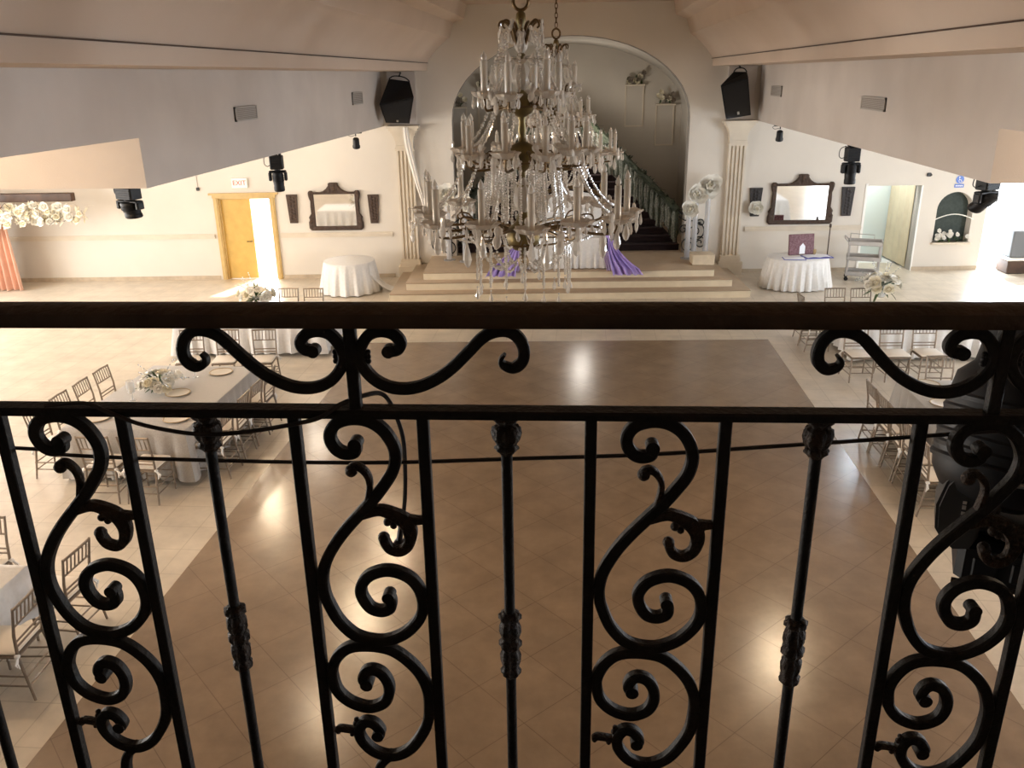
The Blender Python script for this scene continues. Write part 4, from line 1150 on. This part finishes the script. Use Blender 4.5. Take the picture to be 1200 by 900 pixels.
# flower stands either side
def stand(label,u,v,h,r_=.07):
    r = thing('flower_stand',label,'flower stand',W(u,v,.55),AW,'clear stands for the paper flowers')
    b = MB(); b.lathe([(.16,0),(.16,.02),(r_,.03),(r_*.9,h)],20); part(r,'column',m_acr,b)
    b = MB(); b.lathe([(.10,h),(.10,h+.02)],20); part(r,'cap',m_acr,b)
for (u,v,z,l,rr) in ((2.80,-.55,2.12,'middle one of three white paper flowers right of the stair, by the garland end',.27),(2.60,-.75,1.78,'lowest of three white paper flowers right of the stair',.24),(3.12,-.45,2.30,'tallest of three white paper flowers right of the stair',.32),
                     (-3.45,-.55,2.20,'outer one of two white paper flowers left of the stair, behind the chandelier',.29),(-3.02,-.75,2.0,'inner one of two white paper flowers left of the stair, behind the chandelier',.26)):
    sl = l.replace('white paper flowers','flower stands').replace('flower stands','flower stands on the stage')
    stand('clear frosted stand, '+l.replace('white paper flowers','stands'),u,v,z-.55-rr*.5-.02)
    giant_flower(l,W(u,v-.05,z),rr,(.1,-1,.35),int(u*100)+400,'paper flowers beside the stair')
b = MB(); b.rbox(-.27,.27,-.22,.22,0,.26,.015)
tag(b.build('stone_block',m_stone,loc=W(2.86,-1.35,.55),rot=AW),'pale stone block on the stage at the right end of the top step','stone block')

# sweetheart table, loveseat and swags
r = thing('sweetheart_table','white draped table on the stage edge behind the chandelier','table',W(-.60,-1.45,.55),AW)
b = MB(); b.rbox(-.98,.98,-.33,.33,.71,.745,.006); part(r,'tabletop',m_beam,b)
for x in (-.85,.85):
    for y in (-.25,.25):
        b = MB(); b.tube([(x,y,0),(x,y,.71)],.016,8); part(r,'leg',m_metal,b)
b = MB(); cloth_rect(b,1.0,.35,.757,.02,.07,.04,8)
tag(b.build('tablecloth',m_clothW,loc=W(-.60,-1.45,.55),rot=AW,ang=60),'white pleated cloth on the stage table between two lavender swags','tablecloth')
def swag(label,u,sg,mA,mB_):
    r = thing('fabric_swag',label,'fabric swag',W(u,-1.85,.55),AW)
    def fn(a,b_):
        t = 1-b_                                 # 0 at the gathered top, 1 on the floor
        w_ = .10+.62*t**1.5
        x = sg*(.02+.42*t**1.6)+(a-.5)*w_
        y = -.03-.22*t**2-.05*t*cos(a*2*PI*4)-.03*t*sin(a*2*PI*7+1)
        z = .80*(1-t)**1.15+.02+.03*t*sin(a*2*PI*5)
        if t > .93: y -= (t-.93)*2.2; z -= (t-.93)*1.4
        return (x,y,max(z,-.06))
    b = MB(); b.grid(fn,72,26,None,.006); part(r,'drape',mA,b,ang=60)
    b = MB(); b.grid(lambda a,c:(fn(a*.35+(.0 if sg>0 else .65),c)[0]-sg*.12,fn(a,c)[1]*.4+.02,fn(a,c)[2]*.92+.04),30,20,None,.006); part(r,'under_drape',mB_,b,ang=60)
    b = MB(); b.ball((0,-.02,.80),.07,10,6,(1.2,.8,.8)); part(r,'knot',mA,b)
swag('lavender satin swag spilling onto the steps at the right end of the stage table',.50,1,m_purple,m_lilac)
swag('lavender satin swag at the left end of the stage table, behind the crystals',-1.66,-1,m_purple,m_lilac)
r = thing('loveseat','white tufted loveseat with a tall back behind the stage table','sofa',W(-.35,-.66,.55),AW)
b = MB(); b.rbox(-.75,.75,-.30,.30,.18,.46,.05); part(r,'seat',m_clothW,b)
b = MB(); b.prism([(-.78,.40),(.78,.40),(.80,1.15),(.74,1.50),(.45,1.62),(0,1.68),(-.45,1.62),(-.74,1.50),(-.80,1.15)],.22,.36); bk = part(r,'backrest',m_clothW,b)
b = MB()
for i in range(6):
    for j in range(5): b.ball((-.58+.232*i+(.116 if j%2 else 0)*(1 if i<5 else 0),.218,.60+.20*j),.022,6,4)
p = part(bk,'tufting_buttons',m_frost,b); p.parent = bk
b = MB()
for s_ in (-1,1): b.lathe([(.05,.18),(.055,.5),(.045,1.2),(.06,1.58),(.075,1.66),(.05,1.74),(.07,1.82),(.02,1.92)],12,T(s_*.80,.30,0))
b.band(spline([(-.80,1.55),(-.5,1.70),(0,1.78),(.5,1.70),(.80,1.55)],6),.09,.09,.30)
part(r,'carved_frame',m_brass,b)
for s_ in (-1,1):
    b = MB(); b.rbox(s_*.80-.09,s_*.80+.09,-.30,.34,.16,.70,.04); part(r,'arm',m_clothW,b)
    for y in (-.24,.26):
        b = MB(); b.lathe([(.02,0),(.035,.10),(.04,.18)],10,T(s_*.72,y,0)); part(r,'leg',m_gold,b)

# wall panels and bouquets on the alcove wall
for (u,z,lab) in ((1.94,3.42,'upper one on the right of the stair'),(2.90,2.84,'lower one on the right of the stair'),(-3.55,2.84,'lower one on the left of the stair'),(-2.62,3.42,'upper one on the left of the stair')):
    r = thing('wall_panel','shallow plaster wall panel in the alcove, '+lab,'wall panel',W(u,V1,z),AW)
    b = MB()
    for (x0,x1,z0,z1) in ((-.29,-.25,0,1.22),(.25,.29,0,1.22),(-.29,.29,0,.04)): b.box(x0,x1,-.05,0,z0,z1)
    part(r,'moulding',m_trim,b)
    b = MB(); b.box(-.25,.25,-.02,0,.04,1.22); part(r,'face',m_alcove,b)
    b = MB(); b.rbox(-.30,.30,-.22,0,1.20,1.26,.01); part(r,'shelf',m_trim,b)
    f_ = thing('bouquet','dusky rose bouquet on the alcove wall shelf, '+lab,'flowers',W(u,V1-.14,z+1.26),AW,'bouquets on the alcove wall')
    q = random.Random(int(u*31)); b = MB()
    for k in range(26): leaf_mb(b,(q.uniform(-.2,.2),q.uniform(-.05,.05),.12),rdir(q,.1),.18,.06)
    part(f_,'foliage',m_leaf,b)
    for k in range(13):
        b = MB(); blossom_mb(b,(q.uniform(-.26,.26),-.06+q.uniform(-.06,.04),.06+q.uniform(0,.28)),.085,(q.uniform(-.5,.5),-1,.4),2,k); part(f_,'blossom',m_dusk if k%3 else m_cream,b,ang=60)

# ------------------------------------------------------------------ chandeliers
def make_chandelier():
    """origin on the axis at ceiling height; z runs down to about -3.1"""
    r = thing('chandelier','', 'chandelier')
    Z = -6.60
    def z(a): return a+Z
    c = MB()
    q = random.Random(4)
    # chain: alternating links
    k = 0; zz = 5.52
    while zz < 6.58:
        a = PI/2 if k%2 else 0
        pts = [(.018*cos(t)*cos(a), .018*cos(t)*sin(a), z(zz)+.032+.034*sin(t)) for t in [2*PI*i/12 for i in range(13)]]
        c.tube(pts,.005,5,None,False); zz += .052; k += 1
    part(r,'chain',m_brass,c)
    c = MB(); c.lathe([(.02,z(6.50)),(.06,z(6.53)),(.11,z(6.57)),(.12,z(6.60))],20); part(r,'ceiling_rose',m_brass,c)
    c = MB(); c.tube([(.05*cos(t),0,z(5.455)+.055*sin(t)) for t in [2*PI*i/20 for i in range(21)]],.012,8,None,False); part(r,'hook_ring',m_brass,c)
    # column
    c = MB()
    c.lathe([(.012,z(5.40)),(.03,z(5.38)),(.035,z(5.34)),(.02,z(5.30)),(.016,z(5.14)),(.03,z(5.125)),(.016,z(5.11)),(.016,z(4.90)),(.05,z(4.87)),(.085,z(4.84)),(.095,z(4.80)),(.07,z(4.755)),(.03,z(4.73)),(.022,z(4.70)),(.03,z(4.64)),(.02,z(4.60)),(.03,z(4.565)),(.095,z(4.53)),(.115,z(4.48)),(.10,z(4.43)),(.05,z(4.39)),(.02,z(4.36)),(.02,z(4.30)),(.04,z(4.27)),(.055,z(4.20)),(.03,z(4.13)),(.03,z(4.09)),(.045,z(4.05)),(.05,z(4.02)),(.11,z(3.965)),(.125,z(3.91)),(.115,z(3.86)),(.07,z(3.815)),(.02,z(3.80)),(.012,z(3.78))],24)
    col = part(r,'column',m_gold,c)
    c = MB(); c.lathe([(.004,z(3.79)),(.022,z(3.77)),(.036,z(3.73)),(.030,z(3.69)),(.010,z(3.655)),(.002,z(3.64))],12,None,.15,4); part(r,'finial',m_brass,c)
    c = MB()
    for (za,zb,ra) in ((5.30,5.13,.045),(5.10,4.90,.062),(4.335,4.06,.06)):
        zs = [zb+(za-zb)*i/8 for i in range(9)]
        c.lathe([(max(.012,ra*(sin(PI*(.06+.86*(i/8)**.75)))),z(zs[i])) for i in range(9)],18,None,.08,6)
    part(r,'glass_baluster',m_frost,c)
    # crown of curled leaves
    for k in range(7):
        a = 2*PI*k/7+.3; c = MB()
        P = [(.02,5.17),(.05,5.23),(.075,5.30),(.115,5.335),(.145,5.325),(.150,5.298),(.135,5.288)]
        c.tube(spline([(x*cos(a),x*sin(a),z(h)) for x,h in P],4),[.014-.008*i/24 for i in range(25)],7)
        part(r,'crown_leaf',m_brass,c)
    pend = []        # (x, y, z, length)
    def drop_mb(c,x,y,zt,L,w):
        c.lathe([(.0015,0),(.004,-L*.08),(w*.35,-L*.22),(w*.8,-L*.5),(w,-L*.72),(w*.6,-L*.92),(.001,-L)],6,T(x,y,zt)@RZ(x*37))
        c.ball((x,y,zt+.010),.008,5,4)
    def tier(n,R_,zd,arm_drop,dish,ch,rot,za,rcan):
        for k in range(n):
            a = rot+2*PI*k/n; ca_,sa_ = cos(a),sin(a)
            R2 = R_*(1 if k%2 == 0 else .90) if n > 8 else R_
            zd2 = zd + (.015 if k%2 else 0)
            P = [(.07,za),(R2*.30,za+.03),(R2*.50,zd-arm_drop),(R2*.78,zd-arm_drop-.015),(R2*.97,zd-.085),(R2,zd-.01)]
            c = MB(); pts = spline([(x*ca_,x*sa_,z(h)) for x,h in P],5)
            c.tube(pts,[.012-.004*i/len(pts) for i in range(len(pts))],7)
            c.tube(spline([(x*ca_,x*sa_,z(h)) for x,h in ((R2*.50,zd-arm_drop),(R2*.56,zd-arm_drop+.07),(R2*.66,zd-arm_drop+.075),(R2*.68,zd-arm_drop+.04),(R2*.63,zd-arm_drop+.03))],4),.006,6)
            arm = part(r,'arm',m_brass,c)
            M = T(R2*ca_,R2*sa_,z(zd2))
            c = MB(); c.lathe([(.012,-.03),(dish*.3,-.028),(dish*.75,-.012),(dish,.014),(dish*.97,.020),(dish*.7,0),(.012,-.012)],28,M,.13,7)
            p = part(arm,'drip_dish',m_frost,c)
            c = MB(); c.lathe([(.020,-.01),(.024,.006),(rcan,.012),(rcan,ch*.78),(rcan*.9,ch*.79)],10,M); p = part(arm,'candle_tube',m_candle,c)
            c = MB(); c.lathe([(rcan*.55,ch*.79),(rcan*.85,ch*.84),(rcan*.8,ch*.90),(rcan*.3,ch*.97),(.001,ch*1.02)],8,M); p = part(arm,'flame_bulb',m_cryst,c)
            m_ = 6 if n > 8 else 5
            for j in range(m_):
                b_ = 2*PI*j/m_+a
                pend.append((R2*ca_+dish*.93*cos(b_),R2*sa_+dish*.93*sin(b_),z(zd2)-.002,q.choice((.06,.075,.09)),.014))
    tier(6,.255,4.865,.07,.086,.27,.25,4.80,.025)
    tier(10,.445,4.495,.085,.094,.25,.1,4.47,.021)
    tier(13,.735,4.075,.09,.108,.29,.02,3.95,.023)
    # crown pendants, lower fringe
    for k in range(12): a=2*PI*k/12; pend.append((.14*cos(a),.14*sin(a),z(5.28-.03*(k%2)),.085,.016))
    for k in range(9): a=2*PI*k/9+.2; pend.append((.21*cos(a),.21*sin(a),z(5.08-.03*(k%3)),.10,.020))
    q.shuffle(pend)
    # larger drops under the outer dishes
    big = []
    for k in range(13):
        a=.02+2*PI*k/13; R2=.735*(1 if k%2==0 else .9); big.append((R2*cos(a),R2*sin(a),z(4.03),.16,.027))
        if k%2==0: big.append((R2*.8*cos(a+.2),R2*.8*sin(a+.2),z(3.97),.19,.030))
    for P_ in big+pend[:100-len(big)]:
        c = MB(); drop_mb(c,*P_); part(r,'pendant',m_cryst,c,ang=15)
    c = MB()
    for P_ in pend[100-len(big):]: drop_mb(c,*P_)
    o = part(r,'pendant_fringe',m_cryst,c,ang=15); o['kind'] = 'stuff'
    # strands of beads
    def strand(c,A,B,sag,n,rb=.0105):
        for i in range(n+1):
            t = i/n; x=A[0]+(B[0]-A[0])*t; y=A[1]+(B[1]-A[1])*t; h=A[2]+(B[2]-A[2])*t-sag*4*t*(1-t)
            c.ball((x,y,h),rb*(1 if i%3 else 1.35),5,3)
    def strands(n,ra,za,rb,zb,sag,cnt,rot=0):
        for k in range(n):
            a=2*PI*k/n+rot; c=MB()
            strand(c,(ra*cos(a),ra*sin(a),z(za)),(rb*cos(a),rb*sin(a),z(zb)),sag,cnt); part(r,'bead_strand',m_cryst,c)
    strands(8,.13,5.26,.24,4.90,.05,22)
    strands(10,.22,4.80,.40,4.53,.05,20,.15)
    strands(20,.25,4.44,.29,4.05,.0,22)
    strands(14,.15,4.44,.15,4.02,.0,22,.2)
    strands(13,.42,4.43,.64,4.12,.05,22,.1)
    strands(13,.62,4.06,.36,3.90,.05,16,.2)
    strands(12,.34,3.88,.10,3.72,.10,18)
    strands(16,.33,3.90,.34,3.60,.0,20,.1)
    for k in range(16):
        a=2*PI*k/16+.1; c=MB(); drop_mb(c,.34*cos(a),.34*sin(a),z(3.59-.03*(k%3)),.08,.018); part(r,'lower_drop',m_cryst,c,ang=15)
    c=MB()
    for (R_,h) in ((.25,4.44),(.34,3.90),(.20,4.80)): c.tube([(R_*cos(t),R_*sin(t),z(h)) for t in [2*PI*i/36 for i in range(37)]],.007,6,None,False)
    for (R_,h) in ((.25,4.44),(.34,3.90),(.20,4.80)):
        for k in range(4): a=PI/2*k; c.tube([(.05*cos(a),.05*sin(a),z(h)),(R_*cos(a),R_*sin(a),z(h))],.005,5)
    part(r,'ring',m_brass,c)
    # glass leaves and scroll crystals on the outer tier
    for k in range(26):
        a=2*PI*k/26; R_=.70+.12*(k%2); c=MB()
        c.lathe([(.001,-.16),(.030,-.13),(.040,-.09),(.024,-.045),(.038,-.01),(.030,.02),(.004,.035)],8,T(R_*cos(a),R_*sin(a),z(4.05+.04*(k%3)))@RZ(a)@SC(.36,.78,.78)@RX(q.uniform(-.2,.2)))
        part(r,'crystal_leaf',m_cryst,c,ang=15)
    for (n_,R0,z0_,sz) in ((22,.43,4.50,.85),(14,.25,4.86,.8),(12,.12,5.27,.6)):
        for k in range(n_):
            a=2*PI*k/n_+.1; R_=R0+.06*(k%2)*sz; c=MB()
            c.lathe([(.001,-.16),(.030,-.13),(.040,-.09),(.024,-.045),(.038,-.01),(.030,.02),(.004,.035)],8,T(R_*cos(a),R_*sin(a),z(z0_-.02+.04*(k%3)))@RZ(a)@SC(.32*sz,.72*sz,.72*sz)@RX(q.uniform(-.5,.5)))
            part(r,'crystal_leaf',m_cryst,c,ang=15)
    for k in range(9):
        a=2*PI*k/9+.2; c=MB()
        for j in range(5): leaf_mb(c,(.10*cos(a),.10*sin(a),z(5.10)),(cos(a+.3*(j-2)),sin(a+.3*(j-2)),.4-.3*abs(j-2)),.09,.045)
        part(r,'glass_leaf',m_frost,c)
    return r
ch1 = make_chandelier()
ch1.location = (-.425,6.05,6.60); ch1['label'] = 'large nearer crystal chandelier hanging in front of the stage arch, three candle tiers'; ch1['group'] = 'crystal chandeliers'
copy_thing(ch1,(-.345,10.9,6.60),.35,'second crystal chandelier farther back, half hidden behind the nearer one','crystal chandeliers')

# ------------------------------------------------------------------ outside the doors
b = MB(); b.box(-22,24,23.6,40,-.02,.002,None); struct(b.build('ground_outside', m_out))
r = thing('planter_block','dark grey block outside the bright open doorway at right','planter',(12.12,22.60,0),AW)
b = MB(); b.rbox(-1.28,-.15,-.3,.3,.42,1.12,.03); part(r,'body',m_outd,b)
b = MB(); b.rbox(-1.32,-.11,-.34,.34,.34,.42,.02); part(r,'ledge',m_white,b)
b = MB(); b.rbox(-1.28,-.15,-.28,.28,0,.34,.02); part(r,'plinth',m_beam,b)
r = thing('plastic_chair','small blue plastic chair outside the exit door','chair',(-8.72,25.1,0),.3)
b = MB(); b.rbox(-.22,.22,-.2,.2,.40,.44,.015); part(r,'seat',m_bluep,b)
b = MB(); b.grid(lambda a,c:((a-.5)*.44,.20+.05*c-.03*sin(a*PI),.42+.42*c),6,4,None,.02); part(r,'backrest',m_bluep,b)
for x in (-.19,.19):
    for y in (-.17,.17):
        b = MB(); b.tube([(x*1.1,y*1.15,0),(x,y,.41)],.018,8); part(r,'leg',m_bluep,b)

# ------------------------------------------------------------------ light
EXPO = 1.1
world = bpy.data.worlds.new('world'); bpy.context.scene.world = world; world.use_nodes = True
bg = world.node_tree.nodes['Background']; bg.inputs['Color'].default_value = (.90,.95,1.,1); bg.inputs['Strength'].default_value = 2.2
def light(name, kind, loc, rot, energy, col, **kw):
    l = bpy.data.lights.new(name, kind); l.energy = energy; l.color = col
    for k,v in kw.items(): setattr(l,k,v)
    o = bpy.data.objects.new(name,l); C.objects.link(o); o.location = loc; o.rotation_euler = rot
    return o
sun = light('sun','SUN',(0,40,30),(0,0,0),6.,(1.,.96,.90),angle=.02)
sun.rotation_euler = Vector((-.25,-1.,-.85)).to_track_quat('-Z','Y').to_euler()
# daylight through the side windows
for (a,c),e in zip(LW,(240,240,200,100)):
    light('window_light','AREA',(-15.55,(a+c)/2,2.0),(0,-PI/2,0),e,(1.,.97,.93),shape='RECTANGLE',size=2.1,size_y=c-a-.1)
for (a,c) in RW:
    light('window_light','AREA',(13.3,(a+c)/2,2.0),(0,PI/2,0),150,(.78,.88,1.),shape='RECTANGLE',size=2.1,size_y=c-a-.1)
# open doors
light('door_light','AREA',W(11.45,TH+.05,1.2),(PI/2,0,AW+PI),190,(.78,.88,1.),shape='RECTANGLE',size=2.1,size_y=2.2)
light('door_light','AREA',W(-8.35,TH+.05,1.1),(PI/2,0,AW+PI),30,(1.,.97,.9),shape='RECTANGLE',size=.5,size_y=2.0)
light('side_room_light','AREA',W(7.6,.9,2.85),(0,0,0),22,(.90,.97,1.),shape='RECTANGLE',size=1.2,size_y=1.0)
# track lamps under the cove, aimed down the hall floor
for (x,gx,gy,y,e) in ((-4.25,-2.3,8.19,16.5,200),(-4.25,-2.44,6.82,13.8,210),(-4.25,-2.4,5.52,11.1,110),(3.6,2.175,6.456,13.0,200)):
    d = Vector((gx-x,gy-y,-5.1))
    light('cove_lamp','SPOT',(x,y,5.115),d.to_track_quat('-Z','Y').to_euler(),e,(1.,.76,.50),spot_size=1.0,spot_blend=.9,shadow_soft_size=.16)
light('alcove_fill','POINT',W(.2,2.9,3.6),(0,0,0),44,(1.,.92,.82),shadow_soft_size=.25)  # added fill to brighten the alcove, no known lamp there
# warm lamps in the low ceilings beside the balcony
for (x,y,e) in ((-7.0,7.4,64),(-11.5,6.6,40),(6.2,7.4,60),(9.5,6.6,30)):
    light('aisle_lamp','POINT',(x,y,4.25),(0,0,0),e,(1.,.72,.45),shadow_soft_size=.12)
for (x,y,e,c) in ((-6.68,15.86,60,(1.,.80,.55)),(-12.0,16.5,22,(1.,.90,.76)),(-6.6,19.0,30,(1.,.88,.72)),(6.4,18.6,26,(.78,.89,1.))):  # last one is a bluish fill, added to cool the right end wall
    light('aisle_lamp','POINT',(x,y,3.66),(0,0,0),e,c,shadow_soft_size=.12)

# ------------------------------------------------------------------ camera
cam = bpy.data.cameras.new('camera'); co = bpy.data.objects.new('camera', cam); C.objects.link(co)
fpx = 987.
D = Vector((45.,2690.,fpx)).normalized()           # straight down, in camera axes (right, down, forward)
Yv = Vector((85.,-362.,fpx)); Yv = (Yv - D*Yv.dot(D)).normalized()
Zv = -D; Xv = Yv.cross(Zv)
rt = Vector((Xv[0],Yv[0],Zv[0])); dn = Vector((Xv[1],Yv[1],Zv[1])); fw = Vector((Xv[2],Yv[2],Zv[2]))
Mx = Matrix((rt,-dn,-fw)).transposed().to_4x4(); Mx.translation = (0,0,5.0)
co.matrix_world = Mx
cam.sensor_width = 36; cam.lens = fpx*36/1200; cam.clip_start = .02; cam.clip_end = 200
sc = bpy.context.scene
sc.camera = co
sc.view_settings.view_transform = 'Standard'; sc.view_settings.look = 'None'
sc.view_settings.gamma = 1; sc.view_settings.exposure = EXPO; sc.view_settings.use_curve_mapping = False
sc.cycles.max_bounces = 10; sc.cycles.diffuse_bounces = 5; sc.cycles.glossy_bounces = 4; sc.cycles.transparent_max_bounces = 24
sc.cycles.sample_clamp_indirect = 6
